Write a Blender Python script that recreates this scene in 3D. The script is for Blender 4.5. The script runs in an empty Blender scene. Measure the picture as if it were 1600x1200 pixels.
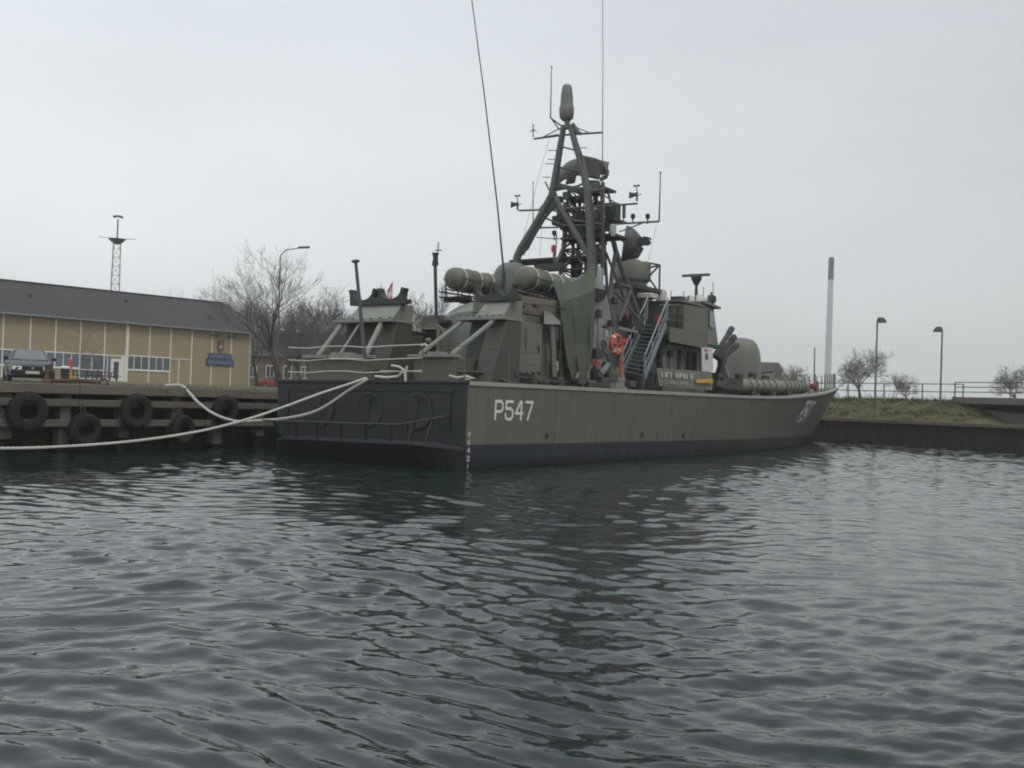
import bpy, math, random
import numpy as np
from mathutils import Vector, Matrix, noise
random.seed(7)
sc = bpy.context.scene
COL = sc.collection
R = math.radians
# ------------------------------------------------------------------ camera
F, ROLL, PITCH, EYE = 1700.0, .035, math.atan(25/1700), 1.84      # pixels of a 1600 px wide frame
_r = Vector((1, 0, 0)); _f = Vector((0, math.cos(PITCH), math.sin(PITCH))); _u = Vector((0, -math.sin(PITCH), math.cos(PITCH)))
CR = _r*math.cos(ROLL) + _u*math.sin(ROLL); CU = _u*math.cos(ROLL) - _r*math.sin(ROLL)
CAM = Vector((0, 0, EYE))
cam = bpy.data.cameras.new('camera'); cam.sensor_width = 36; cam.lens = 36*F/1600; cam.clip_end = 8000; cam.clip_start = .1
co = bpy.data.objects.new('camera', cam); COL.objects.link(co); sc.camera = co
co.matrix_world = Matrix(((CR.x, CU.x, -_f.x, 0), (CR.y, CU.y, -_f.y, 0), (CR.z, CU.z, -_f.z, EYE), (0, 0, 0, 1)))
# ------------------------------------------------------------------ world, sun, exposure
SUN_EL, SUN_AZ = R(52), R(130)
w = bpy.data.worlds.new('World'); sc.world = w; w.use_nodes = True
nt = w.node_tree; nt.nodes.clear()
def N(tree, kind, **kw):
    n = tree.nodes.new(kind)
    for k, v in kw.items(): setattr(n, k, v)
    return n
def mth(tree, op, a, b=None, clamp=False):
    n = tree.nodes.new('ShaderNodeMath'); n.operation = op; n.use_clamp = clamp
    for i, v in enumerate((a, b)):
        if v is None: continue
        if isinstance(v, (int, float)): n.inputs[i].default_value = v
        else: tree.links.new(v, n.inputs[i])
    return n.outputs[0]
def mixc(tree, fac, a, b, mode='MIX'):
    n = tree.nodes.new('ShaderNodeMix'); n.data_type = 'RGBA'; n.blend_type = mode; n.clamp_result = False
    for i, v in ((0, fac), (6, a), (7, b)):
        if isinstance(v, (int, float)): n.inputs[i].default_value = v
        elif isinstance(v, tuple): n.inputs[i].default_value = (*v, 1) if len(v) == 3 else v
        else: tree.links.new(v, n.inputs[i])
    return n.outputs[2]
def ramp(tree, src, stops):
    n = tree.nodes.new('ShaderNodeValToRGB'); e = n.color_ramp.elements
    while len(e) < len(stops): e.new(.5)
    for el, (p, c) in zip(e, stops):
        el.position = p; el.color = (c, c, c, 1) if isinstance(c, (int, float)) else (*c, 1)
    if src is not None: tree.links.new(src, n.inputs[0])
    return n.outputs[0]
sky = N(nt, 'ShaderNodeTexSky', sky_type='NISHITA'); sky.sun_disc = False
sky.sun_elevation = SUN_EL; sky.sun_rotation = SUN_AZ; sky.air_density = 1.0; sky.dust_density = 6; sky.ozone_density = 1
hs = N(nt, 'ShaderNodeHueSaturation'); hs.inputs['Saturation'].default_value = .15
nt.links.new(sky.outputs[0], hs.inputs['Color'])
tc = N(nt, 'ShaderNodeTexCoord'); sx = N(nt, 'ShaderNodeSeparateXYZ'); nt.links.new(tc.outputs['Generated'], sx.inputs[0])
# an even overcast: pale at the skyline, a little bluer above it, brighter towards the zenith
grad = ramp(nt, mth(nt, 'MAXIMUM', sx.outputs[2], 0.0), [(0, (.66, .675, .68)), (.12, (.68, .705, .72)), (.32, (.585, .625, .66)), (.6, (.56, .59, .62)), (1, (.74, .76, .78))])
hi = mth(nt, 'ADD', mth(nt, 'MULTIPLY', mth(nt, 'MAXIMUM', mth(nt, 'SUBTRACT', sx.outputs[2], .5), 0.0), .9), 1.0)
side = mth(nt, 'SUBTRACT', 1.0, mth(nt, 'MULTIPLY', mth(nt, 'ADD', sx.outputs[0], .12), .42))
mp = N(nt, 'ShaderNodeMapping'); mp.inputs['Scale'].default_value = (1, 1, 3.0); nt.links.new(tc.outputs['Generated'], mp.inputs[0])
cn = N(nt, 'ShaderNodeTexNoise'); cn.inputs['Scale'].default_value = 2.2; cn.inputs['Detail'].default_value = 5; cn.inputs['Roughness'].default_value = .5
nt.links.new(mp.outputs[0], cn.inputs['Vector'])
cl = mth(nt, 'ADD', mth(nt, 'MULTIPLY', mth(nt, 'SUBTRACT', cn.outputs[0], .5), .36), 1.0)
k = mth(nt, 'MULTIPLY', mth(nt, 'MULTIPLY', hi, side), mth(nt, 'MULTIPLY', cl, 13.6))
vm = N(nt, 'ShaderNodeVectorMath', operation='SCALE'); nt.links.new(grad, vm.inputs[0]); nt.links.new(k, vm.inputs['Scale'])
bg = N(nt, 'ShaderNodeBackground'); bg.inputs[1].default_value = .1
nt.links.new(mixc(nt, .93, hs.outputs[0], vm.outputs[0]), bg.inputs[0])
wo = N(nt, 'ShaderNodeOutputWorld'); nt.links.new(bg.outputs[0], wo.inputs[0])
sl = bpy.data.lights.new('sun', 'SUN'); sl.energy = .9; sl.angle = R(25); sl.color = (1, .97, .92)
so = bpy.data.objects.new('sun', sl); COL.objects.link(so)
so.rotation_euler = (R(90)-SUN_EL, 0, math.pi - SUN_AZ)
sc.view_settings.view_transform = 'Standard'; sc.view_settings.look = 'None'; sc.view_settings.exposure = 0; sc.view_settings.gamma = 1
sc.cycles.filter_width = 1.9
sc.cycles.max_bounces = 6; sc.cycles.volume_bounces = 1; sc.cycles.transparent_max_bounces = 6
# ------------------------------------------------------------------ where things stand
TH = R(32.2); FW = Vector((math.sin(TH), math.cos(TH), 0)); SB = Vector((math.cos(TH), -math.sin(TH), 0))
SO = Vector((-3.918, 29.674, 0)); LIST = -.015
SM = Matrix.Translation(SO) @ Matrix.Rotation(-TH, 4, 'Z') @ Matrix.Rotation(LIST, 4, 'Y')
SMi = SM.inverted()
def ray(px, py): return _f + CR*((px-800)/F) - CU*((py-600)/F)
def at(px, py, d):                     # world point seen at a photo pixel, d metres ahead
    v = ray(px, py); return CAM + v*(d/v.y)
def atz(px, py, z):
    v = ray(px, py); return CAM + v*((z-EYE)/v.z)
def P(px, py, x=None, y=None, z=None): # ship-local point on a plane of the ship
    o = SMi @ CAM; d = SMi.to_3x3() @ ray(px, py)
    t = (x-o.x)/d.x if x is not None else (y-o.y)/d.y if y is not None else (z-o.z)/d.z
    return o + d*t
def L(x, y, z): return Vector((x, y, z))
# ------------------------------------------------------------------ mesh builder
class MB:
    def __init__(s): s.v = []; s.f = []; s.m = []
    def add(s, vs, fs, mi=0):
        b = len(s.v); s.v += [tuple(v) for v in vs]; s.f += [tuple(b+i for i in f) for f in fs]; s.m += [mi]*len(fs); return s
    def hexa(s, p, mi=0): # 4 bottom ccw, 4 top ccw
        return s.add(p, [(3, 2, 1, 0), (4, 5, 6, 7), (0, 1, 5, 4), (1, 2, 6, 5), (2, 3, 7, 6), (3, 0, 4, 7)], mi)
    def box(s, x0, x1, y0, y1, z0, z1, mi=0):
        return s.hexa([(x0, y0, z0), (x1, y0, z0), (x1, y1, z0), (x0, y1, z0), (x0, y0, z1), (x1, y0, z1), (x1, y1, z1), (x0, y1, z1)], mi)
    def obox(s, c, ax, ay, az, mi=0): # centre and half axes
        c = Vector(c); ax, ay, az = Vector(ax), Vector(ay), Vector(az)
        return s.hexa([c-ax-ay-az, c+ax-ay-az, c+ax+ay-az, c-ax+ay-az, c-ax-ay+az, c+ax-ay+az, c+ax+ay+az, c-ax+ay+az], mi)
    def bar(s, a, b, w, h=None, up=(0, 0, 1), mi=0):
        a, b = Vector(a), Vector(b); d = (b-a); h = h or w; t = d.normalized(); sd = t.cross(Vector(up))
        if sd.length < 1e-4: sd = t.cross(Vector((1, 0, 0)))
        sd.normalize(); u2 = sd.cross(t)
        return s.obox((a+b)/2, sd*w/2, d/2, u2*h/2, mi)
    def prism(s, poly, e, mi=0): # closed polygon of 3-d points extruded by vector e
        n = len(poly); e = Vector(e); q = [Vector(p) for p in poly]
        return s.add(q + [p+e for p in q], [tuple(reversed(range(n))), tuple(range(n, 2*n))] + [(i, (i+1) % n, n+(i+1) % n, n+i) for i in range(n)], mi)
    def tube(s, pts, r, n=6, closed=False, mi=0, cap=True):
        p = [Vector(q) for q in pts]; m = len(p)
        rr = list(r) if isinstance(r, (list, tuple)) else [r]*m
        t0 = (p[1]-p[0]).normalized(); u = t0.orthogonal().normalized(); vs = []
        for i in range(m):
            a = p[(i-1) % m] if (i > 0 or closed) else p[i]; b = p[(i+1) % m] if (i < m-1 or closed) else p[i]
            t = (b-a)
            t = t.normalized() if t.length > 1e-9 else t0
            u = (u - t*u.dot(t)); u = u.normalized() if u.length > 1e-6 else t.orthogonal().normalized()
            v = t.cross(u)
            for j in range(n):
                an = 2*math.pi*j/n; vs.append(p[i] + (u*math.cos(an) + v*math.sin(an))*rr[i])
        fs = []
        for i in range(m if closed else m-1):
            for j in range(n):
                k2 = (i+1) % m; fs.append((i*n+j, i*n+(j+1) % n, k2*n+(j+1) % n, k2*n+j))
        if not closed and cap: fs += [tuple(reversed(range(n))), tuple(range((m-1)*n, m*n))]
        return s.add(vs, fs, mi)
    def lathe(s, prof, o, axis=(0, 0, 1), n=20, mi=0, ref=None, cap=True):
        o = Vector(o); t = Vector(axis).normalized(); u = Vector(ref) if ref else t.orthogonal(); u = (u-t*u.dot(t)).normalized(); v = t.cross(u); vs = []
        for r, h in prof:
            for j in range(n):
                an = 2*math.pi*j/n; vs.append(o + t*h + (u*math.cos(an)+v*math.sin(an))*r)
        fs = [(i*n+j, i*n+(j+1) % n, (i+1)*n+(j+1) % n, (i+1)*n+j) for i in range(len(prof)-1) for j in range(n)]
        if cap: fs += [tuple(reversed(range(n))), tuple(range((len(prof)-1)*n, len(prof)*n))]
        return s.add(vs, fs, mi)
    def torus(s, o, axis, RR, r, n=28, k=10, sq=1.0, mi=0):
        o = Vector(o); t = Vector(axis).normalized(); u = t.orthogonal().normalized(); v = t.cross(u); vs = []
        for i in range(n):
            a = 2*math.pi*i/n; d = u*math.cos(a)+v*math.sin(a)
            for j in range(k):
                b = 2*math.pi*j/k; vs.append(o + d*(RR + r*math.cos(b)) + t*(r*sq*math.sin(b)))
        return s.add(vs, [(i*k+j, i*k+(j+1) % k, ((i+1) % n)*k+(j+1) % k, ((i+1) % n)*k+j) for i in range(n) for j in range(k)], mi)
    def build(s, name, mat, parent=None, smooth=False, bevel=0, **tags):
        me = bpy.data.meshes.new(name); me.from_pydata(s.v, [], s.f); me.update()
        for m in (mat if isinstance(mat, (list, tuple)) else [mat]): me.materials.append(m)
        if len(set(s.m)) > 1: me.polygons.foreach_set('material_index', s.m)
        if smooth:
            me.polygons.foreach_set('use_smooth', [True]*len(me.polygons)); me.set_sharp_from_angle(angle=R(38))
        o = bpy.data.objects.new(name, me); COL.objects.link(o)
        if bevel:
            b = o.modifiers.new('bevel', 'BEVEL'); b.width = bevel; b.segments = 1; b.limit_method = 'ANGLE'; b.angle_limit = R(50)
        if parent: o.parent = parent
        return tag(o, **tags)
def tag(o, label=None, cat=None, group=None, kind=None):
    if label: o['label'] = label
    if cat: o['category'] = cat
    if group: o['group'] = group
    if kind: o['kind'] = kind
    return o
def empty(name, label, cat, loc=(0, 0, 0), rz=0, group=None, matrix=None):
    o = bpy.data.objects.new(name, None); COL.objects.link(o); o.empty_display_size = .3
    if matrix is not None: o.matrix_world = matrix
    else: o.location = loc; o.rotation_euler = (0, 0, rz)
    return tag(o, label, cat, group)
def copy_tree(o, parent=None):
    c = o.copy(); COL.objects.link(c)
    if parent: c.parent = parent
    for ch in [x for x in bpy.data.objects if x.parent == o and x != c]: copy_tree(ch, c)
    return c
# ------------------------------------------------------------------ materials
MATS = {}
def paint(name, col, rough=.6, var=.18, scale=1.2, rust=0, rcol=(.10, .045, .022), bump=.0, metal=0, streak=0, fine=0, spec=.4):
    if name in MATS: return MATS[name]
    m = bpy.data.materials.new(name); m.use_nodes = True; t = m.node_tree; b = t.nodes['Principled BSDF']; MATS[name] = m
    c = N(t, 'ShaderNodeTexCoord').outputs['Object']
    def noi(sca, det=5, vec=None, ro=.55):
        n = N(t, 'ShaderNodeTexNoise'); n.inputs['Scale'].default_value = sca; n.inputs['Detail'].default_value = det; n.inputs['Roughness'].default_value = ro
        t.links.new(vec or c, n.inputs['Vector']); return n.outputs[0]
    base = mixc(t, noi(scale), tuple(x*(1-var) for x in col), tuple(min(1, x*(1+var)) for x in col))
    if fine: base = mixc(t, mth(t, 'MULTIPLY', noi(scale*14, 3), fine), base, tuple(x*.45 for x in col))
    if streak:
        mpn = N(t, 'ShaderNodeMapping'); mpn.inputs['Scale'].default_value = (3.5, 3.5, .22); t.links.new(c, mpn.inputs[0])
        st = ramp(t, noi(1.6, 6, mpn.outputs[0], .65), [(.42, 0), (.72, 1)])
        base = mixc(t, mth(t, 'MULTIPLY', st, streak), base, tuple(min(1, x*1.7+.02) for x in col))
    if rust:
        rf = ramp(t, noi(2.3, 8, None, .68), [(.56, 0), (.70, 1)])
        base = mixc(t, mth(t, 'MULTIPLY', rf, rust), base, rcol)
    t.links.new(base, b.inputs['Base Color'])
    b.inputs['Roughness'].default_value = rough; b.inputs['Metallic'].default_value = metal; b.inputs['Specular IOR Level'].default_value = spec
    if bump:
        bn = N(t, 'ShaderNodeBump'); bn.inputs['Strength'].default_value = bump; bn.inputs['Distance'].default_value = .03
        t.links.new(noi(scale*6, 4), bn.inputs['Height']); t.links.new(bn.outputs[0], b.inputs['Normal'])
    return m
olive = paint('olive_paint', (.108, .112, .082), .55, .2, .7, .12, streak=.14, fine=.2)
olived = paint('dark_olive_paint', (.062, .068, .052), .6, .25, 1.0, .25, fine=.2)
greyg = paint('grey_green_paint', (.135, .144, .122), .55, .18, .8, .10, streak=.18, fine=.15)
palegr = paint('weathered_pale_grey', (.20, .212, .182), .65, .3, 1.6, .12, fine=.25, streak=.3)
mastm = paint('mast_grey', (.095, .104, .092), .6, .22, 2, .22, fine=.2)
gear = paint('dark_gear', (.038, .043, .040), .6, .35, 3, .25, fine=.3)
blackm = paint('black_rubber', (.014, .014, .015), .75, .4, 4, .0, bump=.4, fine=.3)
tyrem = paint('worn_tyre_rubber', (.016, .015, .015), .85, .5, 2.5, .35, rcol=(.035, .038, .022), bump=.8, fine=.3, streak=.3)
deckm = paint('deck_paint', (.085, .09, .072), .8, .25, 1.5, .3, fine=.3)
edgem = paint('deck_edge_paint', (.31, .315, .275), .6, .25, 2.5, .25, fine=.3)
white = paint('white_paint', (.68, .68, .64), .5, .08, 3, .04)
offw = paint('off_white_canvas', (.46, .46, .40), .85, .25, 2.5, 0, bump=.3)
redm = paint('red_paint', (.36, .035, .028), .5, .2, 3)
orange = paint('orange_lifebuoy', (.50, .095, .035), .55, .12, 4)
rustm = paint('rusty_steel', (.085, .048, .034), .85, .4, 4, .6, fine=.4, bump=.5)
rustp = paint('rust_stained_olive', (.115, .11, .082), .7, .25, 2.6, .7, rcol=(.17, .085, .055), fine=.3, streak=.2)
wire = paint('dark_wire', (.05, .052, .052), .6, .1, 3)
galv = paint('galvanised_grey', (.26, .285, .30), .5, .15, 3, 0, fine=.2)
stepm = paint('blue_grey_ladder', (.17, .195, .215), .5, .15, 3, .08, fine=.2)
ropem = paint('mooring_rope', (.56, .55, .49), .9, .15, 12, 0, fine=.35)
yellow = paint('yellow_board', (.55, .30, .035), .6, .12, 6)
timber = paint('weathered_timber', (.135, .12, .10), .9, .35, 1.3, .1, rcol=(.05, .06, .035), fine=.5, bump=.5)
capm = paint('quay_cap_timber', (.17, .15, .122), .9, .3, 1.1, .12, rcol=(.07, .075, .05), fine=.5, bump=.5)
dkwood_shade = paint('dark_wet_timber_and_shade', (.022, .018, .016), .8, .5, 1.2, .15, rcol=(.05, .028, .02), fine=.4, bump=.5)
barkm = paint('bare_bark', (.055, .046, .039), .9, .3, 2, 0)
twigm = paint('bare_twigs', (.092, .08, .076), .9, .25, .6, 0)
glassm = paint('window_glass', (.05, .065, .075), .06, .3, .8, 0, spec=.8)
curtain = paint('window_with_blue_curtain', (.10, .125, .17), .12, .45, 1.4, 0, spec=.7)
carp = paint('dark_blue_car_paint', (.010, .012, .018), .34, .2, 1, 0, spec=.35)
concrete = paint('concrete', (.24, .235, .22), .9, .2, 1.2, .15, rcol=(.11, .11, .09), fine=.3, bump=.2)
def coords(t, scale):
    c = N(t, 'ShaderNodeTexCoord'); mpn = N(t, 'ShaderNodeMapping'); mpn.inputs['Scale'].default_value = scale
    t.links.new(c.outputs['Object'], mpn.inputs[0]); return mpn.outputs[0], c.outputs['Object']
def new_mat(name):
    m = bpy.data.materials.new(name); m.use_nodes = True; MATS[name] = m; return m, m.node_tree, m.node_tree.nodes['Principled BSDF']
def noise_n(t, vec, sca, det=5, ro=.55):
    n = N(t, 'ShaderNodeTexNoise'); n.inputs['Scale'].default_value = sca; n.inputs['Detail'].default_value = det; n.inputs['Roughness'].default_value = ro
    t.links.new(vec, n.inputs['Vector']); return n.outputs[0]
# hull: olive sides, navy boot topping below a painted waterline, dents, streaks of dirt
m, t, b = new_mat('hull_paint'); _, oc = coords(t, (1, 1, 1)); s3 = N(t, 'ShaderNodeSeparateXYZ'); t.links.new(oc, s3.inputs[0])
ol = mixc(t, noise_n(t, oc, .55, 6), (.092, .097, .070), (.135, .137, .108))
st_v, _ = coords(t, (1, 2.2, .3)); ol = mixc(t, mth(t, 'MULTIPLY', ramp(t, noise_n(t, st_v, 1.5, 7, .66), [(.50, 0), (.74, 1)]), .26), ol, (.20, .19, .16))
st_d, _ = coords(t, (1, 3.5, .25)); ol = mixc(t, mth(t, 'MULTIPLY', ramp(t, noise_n(t, st_d, 2.1, 6, .6), [(.53, 0), (.68, 1)]), .50), ol, (.05, .045, .034))
ol = mixc(t, mth(t, 'MULTIPLY', ramp(t, noise_n(t, oc, 3.1, 9, .7), [(.585, 0), (.68, 1)]), .7), ol, (.11, .06, .035))
bt = mixc(t, noise_n(t, oc, 1.6, 7), (.010, .013, .018), (.024, .027, .033))
bt = mixc(t, mth(t, 'MULTIPLY', ramp(t, mth(t, 'ADD', s3.outputs[2], mth(t, 'MULTIPLY', noise_n(t, oc, 4, 4), .12)), [(.06, 1), (.2, 0)]), .75), bt, (.028, .032, .018))
line = mth(t, 'SUBTRACT', mth(t, 'ADD', .60, mth(t, 'MULTIPLY', s3.outputs[1], -.0045)), s3.outputs[2])
t.links.new(mixc(t, mth(t, 'GREATER_THAN', line, 0.0), ol, bt), b.inputs['Base Color']); b.inputs['Roughness'].default_value = .48
bn = N(t, 'ShaderNodeBump'); bn.inputs['Strength'].default_value = .38; bn.inputs['Distance'].default_value = .06
dn_v, _ = coords(t, (1, 1, .8)); wv = N(t, 'ShaderNodeTexWave', bands_direction='Y'); wv.inputs['Scale'].default_value = .42; wv.inputs['Distortion'].default_value = .6; t.links.new(oc, wv.inputs['Vector'])
t.links.new(mth(t, 'ADD', noise_n(t, dn_v, 1.15, 3), mth(t, 'MULTIPLY', wv.outputs[1], .22)), bn.inputs['Height']); t.links.new(bn.outputs[0], b.inputs['Normal'])
hullm = m
transm = paint('transom_dark', (.018, .021, .021), .55, .4, 1.3, .35, rcol=(.035, .032, .03), streak=.25, fine=.3)
# brick
m, t, b = new_mat('yellow_brick'); v, oc = coords(t, (1, 1, 1))
bk = N(t, 'ShaderNodeTexBrick'); bk.inputs['Scale'].default_value = 1; bk.inputs['Brick Width'].default_value = .24; bk.inputs['Row Height'].default_value = .075; bk.inputs['Mortar Size'].default_value = .008
bk.inputs['Color1'].default_value = (.41, .315, .18, 1); bk.inputs['Color2'].default_value = (.33, .26, .15, 1); bk.inputs['Mortar'].default_value = (.24, .20, .14, 1)
rv = N(t, 'ShaderNodeMapping'); rv.inputs['Rotation'].default_value = (R(90), 0, 0); t.links.new(oc, rv.inputs[0]); t.links.new(rv.outputs[0], bk.inputs['Vector'])
t.links.new(mixc(t, mth(t, 'MULTIPLY', noise_n(t, oc, .35, 5), .5), bk.outputs[0], (.27, .215, .13)), b.inputs['Base Color']); b.inputs['Roughness'].default_value = .9
brickm = m
m, t, b = new_mat('grey_roof_sheets'); v, oc = coords(t, (2.2, .4, 1))
wv = N(t, 'ShaderNodeTexWave', bands_direction='X'); wv.inputs['Scale'].default_value = .9; t.links.new(oc, wv.inputs['Vector'])
rc = mixc(t, noise_n(t, v, 1.2, 8, .7), (.022, .021, .022), (.046, .044, .044)); rc = mixc(t, mth(t, 'MULTIPLY', ramp(t, noise_n(t, oc, .5, 8, .7), [(.5, 0), (.7, 1)]), .5), rc, (.052, .048, .040))
bn = N(t, 'ShaderNodeBump'); bn.inputs['Strength'].default_value = .5; bn.inputs['Distance'].default_value = .05; t.links.new(wv.outputs[1], bn.inputs['Height']); t.links.new(bn.outputs[0], b.inputs['Normal'])
t.links.new(rc, b.inputs['Base Color']); b.inputs['Roughness'].default_value = .85
roofm = m
# ground and grass
m, t, b = new_mat('winter_grass'); v, oc = coords(t, (1, 1, 1))
gcol = mixc(t, noise_n(t, oc, 1.4, 10, .8), (.026, .034, .009), (.100, .098, .036))
gcol = mixc(t, mth(t, 'MULTIPLY', ramp(t, noise_n(t, oc, .3, 6), [(.45, 0), (.65, 1)]), .6), gcol, (.095, .078, .034))
t.links.new(gcol, b.inputs['Base Color']); b.inputs['Roughness'].default_value = .95
bn = N(t, 'ShaderNodeBump'); bn.inputs['Strength'].default_value = .8; bn.inputs['Distance'].default_value = .06; t.links.new(noise_n(t, oc, 9, 4), bn.inputs['Height']); t.links.new(bn.outputs[0], b.inputs['Normal'])
grassm = m
m, t, b = new_mat('sheet_pile_steel'); v, oc = coords(t, (1, 1, .35))
pc = mixc(t, noise_n(t, v, 1.8, 8, .7), (.007, .005, .006), (.018, .012, .012))
pc = mixc(t, mth(t, 'MULTIPLY', ramp(t, noise_n(t, oc, 2.6, 6, .7), [(.60, 0), (.70, 1)]), .7), pc, (.085, .042, .032))
t.links.new(pc, b.inputs['Base Color']); b.inputs['Roughness'].default_value = .8; pilem = m
# water
m, t, b = new_mat('harbour_water'); v, oc = coords(t, (1, 1, 1))
b.inputs['Base Color'].default_value = (.010, .018, .017, 1); b.inputs['Roughness'].default_value = .05; b.inputs['IOR'].default_value = 1.31
mp1 = N(t, 'ShaderNodeMapping'); mp1.inputs['Scale'].default_value = (1, 1.5, 1); mp1.inputs['Rotation'].default_value = (0, 0, R(14)); t.links.new(oc, mp1.inputs[0])
bn = N(t, 'ShaderNodeBump'); bn.inputs['Strength'].default_value = .30; bn.inputs['Distance'].default_value = .02
t.links.new(noise_n(t, mp1.outputs[0], 5.5, 3, .5), bn.inputs['Height']); t.links.new(bn.outputs[0], b.inputs['Normal'])
waterm = m
# ================================================================== SETTING
# ---- water: real wave relief, finer near the camera
def make_water():
    rng = np.random.default_rng(5)
    rs = [1.2]
    while rs[-1] < 150: rs.append(rs[-1] + min(.085, .0052*rs[-1]) if rs[-1] < 80 else rs[-1]*1.03)
    r = np.array(rs); a = np.radians(np.linspace(-60, 60, 760))
    A, Rr = np.meshgrid(a, r); X = Rr*np.sin(A); Y = Rr*np.cos(A); Z = np.zeros_like(X)
    step = np.maximum(np.gradient(r)[:, None], Rr*(a[1]-a[0])*.8)
    wx, wy = X + .5*np.sin(.9*Y+1.3) + .35*np.sin(.43*X+.6*Y), Y + .5*np.sin(.8*X+.4) + .3*np.sin(.37*Y-.5*X)
    patch = .82 + .30*np.sin(.21*X+.13*Y+1)*np.sin(.17*Y-.11*X) + .14*np.sin(.6*X+.2*Y)*np.sin(.5*Y+2)
    for i in range(90):
        lam = .86*(.095/.86)**(i/89.0)*rng.uniform(.9, 1.1); th = math.radians(rng.normal(84, 30)); kx = 2*math.pi/lam
        amp = .0041*lam*rng.uniform(.4, 1.4); ph = rng.uniform(0, 6.28)
        s = np.sin(kx*(np.cos(th)*wx + np.sin(th)*wy) + ph)
        Z += amp*np.clip(lam/(2.4*step)-1, 0, 1)*patch*(s + .28*(s*s-.5))
    co_ = np.stack([X, Y, Z], -1).reshape(-1, 3).astype(np.float32)
    n, m2 = X.shape; idx = np.arange(n*m2).reshape(n, m2)
    q = np.stack([idx[:-1, :-1], idx[:-1, 1:], idx[1:, 1:], idx[1:, :-1]], -1).reshape(-1)[:].astype(np.int32)
    q = q.reshape(-1, 4)[:, ::-1].reshape(-1)
    me = bpy.data.meshes.new('water'); me.vertices.add(len(co_)); me.vertices.foreach_set('co', co_.reshape(-1))
    me.loops.add(len(q)); me.loops.foreach_set('vertex_index', q); me.polygons.add(len(q)//4)
    me.polygons.foreach_set('loop_start', np.arange(0, len(q), 4, dtype=np.int32)); me.update(calc_edges=True)
    me.polygons.foreach_set('use_smooth', [True]*(len(q)//4)); me.materials.append(waterm)
    o = bpy.data.objects.new('water', me); COL.objects.link(o); o['kind'] = 'structure'
    bk_ = MB(); bk_.box(-60, 60, -40, 1.0, -.9, -.05); bk_.build('water', waterm, kind='structure')
make_water()
# ---- the two quay lines
QL = SO + SB*-7.0; QA = SM @ L(-7.0, 50.2, 0); QA.z = 0
QB = at(1600, 708, 60.0); QB.z = 0
QD = (QB-QA).normalized(); QN = Vector((-QD.y, QD.x, 0))           # along and behind the end wall
if QN.dot(FW) < 0: QN = -QN
def ql(t, out=0, z=0): return QL + FW*t - SB*out + Vector((0, 0, z))   # along the timber quay, out = landwards
def qe(t, out=0, z=0): return QA + QD*t + QN*out + Vector((0, 0, z))   # along the end wall
ZL, ZR, ZB = 1.84, 1.40, 2.78
TBR = 12.6
def make_ground():
    rows = []; outs = [0, .6, 1.5, 3, 4.6, 6, 9, 14, 22, 34, 50, 70, 110, 200, 400, 900, 2500]
    line = [('l', t) for t in np.linspace(-70, 48, 60)] + [('c', f) for f in np.linspace(0, 1, 7)[1:-1]] + [('e', t) for t in list(np.linspace(1, 20, 39)) + list(np.linspace(21, 90, 40))]
    me = MB(); vs = []
    for kind, t in line:
        for d in outs:
            zl = ZL + (0 if d < 12 else min(.48, (d-12)/50*.48))
            zr = ZR + (0 if d <= .6 else min(ZB-ZR, (d-.6)/3.6*(ZB-ZR)))
            if kind == 'e' and t > TBR+.3: # the bank runs out at the bridge
                k2 = max(0.0, 1-(t-TBR-.3)/3.2); zr = ZR + (zr-ZR)*k2 if d < 40 else zr
            n_ = noise.noise(Vector((t*.6, d*.7, 3)))*.05 if .6 < d < 40 else 0
            if kind == 'l': p = ql(t, d, zl+n_)
            elif kind == 'e': p = qe(t, d, zr+n_)
            else:
                dr = (-SB*(1-t) + QN*t).normalized(); c = QL + FW*50.2; p = c + dr*d; p.z = zl*(1-t)+zr*t
            vs.append(p)
    m2 = len(outs); fs = [(i*m2+j, (i+1)*m2+j, (i+1)*m2+j+1, i*m2+j+1) for i in range(len(line)-1) for j in range(m2-1)]
    me.add(vs, fs); me.build('ground', grassm, kind='structure', smooth=True)
make_ground()
def ground_z(d=60): return ZL + min(.48, max(0, (d-12)/50*.48))
# ---- rough winter grass standing on the bank and along the quay edge
rng = random.Random(77); mb = MB()
def blade(p, h, mi):
    a = rng.uniform(0, 6.28); w_ = rng.uniform(.008, .02); d = Vector((math.cos(a), math.sin(a), 0)); t_ = Vector((rng.gauss(0, .35), rng.gauss(0, .35), 1))*h
    mb.add([p-d*w_, p+d*w_, p+t_], [(0, 1, 2)], mi)
for i in range(1500):
    t_ = rng.uniform(1, TBR+2.5); o_ = rng.uniform(.5, 4.5); zz = ZR + max(0, min(ZB-ZR, (o_-.6)/3.6*(ZB-ZR)))
    if t_ > TBR+.3: zz = ZR + (zz-ZR)*max(0.0, 1-(t_-TBR-.3)/3.2)
    k2 = noise.noise(Vector((t_*.7, o_*.9, 1))); c = 0 if k2 > .05 else 1 if rng.random() < .7 else 2
    for j in range(9): blade(qe(t_+rng.gauss(0, .10), o_+rng.gauss(0, .08), zz-.03), rng.uniform(.06, .20)*(1.2 if k2 > 0 else .8), c)
for i in range(1300):
    t_ = rng.uniform(-14, 30); o_ = rng.uniform(.6, 9)**1.0; zz = ZL
    for j in range(5): blade(ql(t_+rng.gauss(0, .12), o_+rng.gauss(0, .1), zz-.02), rng.uniform(.05, .14), rng.choice((0, 0, 0, 1, 2)))
mb.build('rough_grass', [paint('grass_green', (.045, .055, .014), .95, .3, 2), paint('grass_straw', (.105, .092, .040), .95, .3, 2), paint('grass_dull', (.062, .058, .026), .95, .3, 2)], kind='stuff', label='rough tufts of dull winter grass on the bank and behind the quay', cat='grass')
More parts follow.
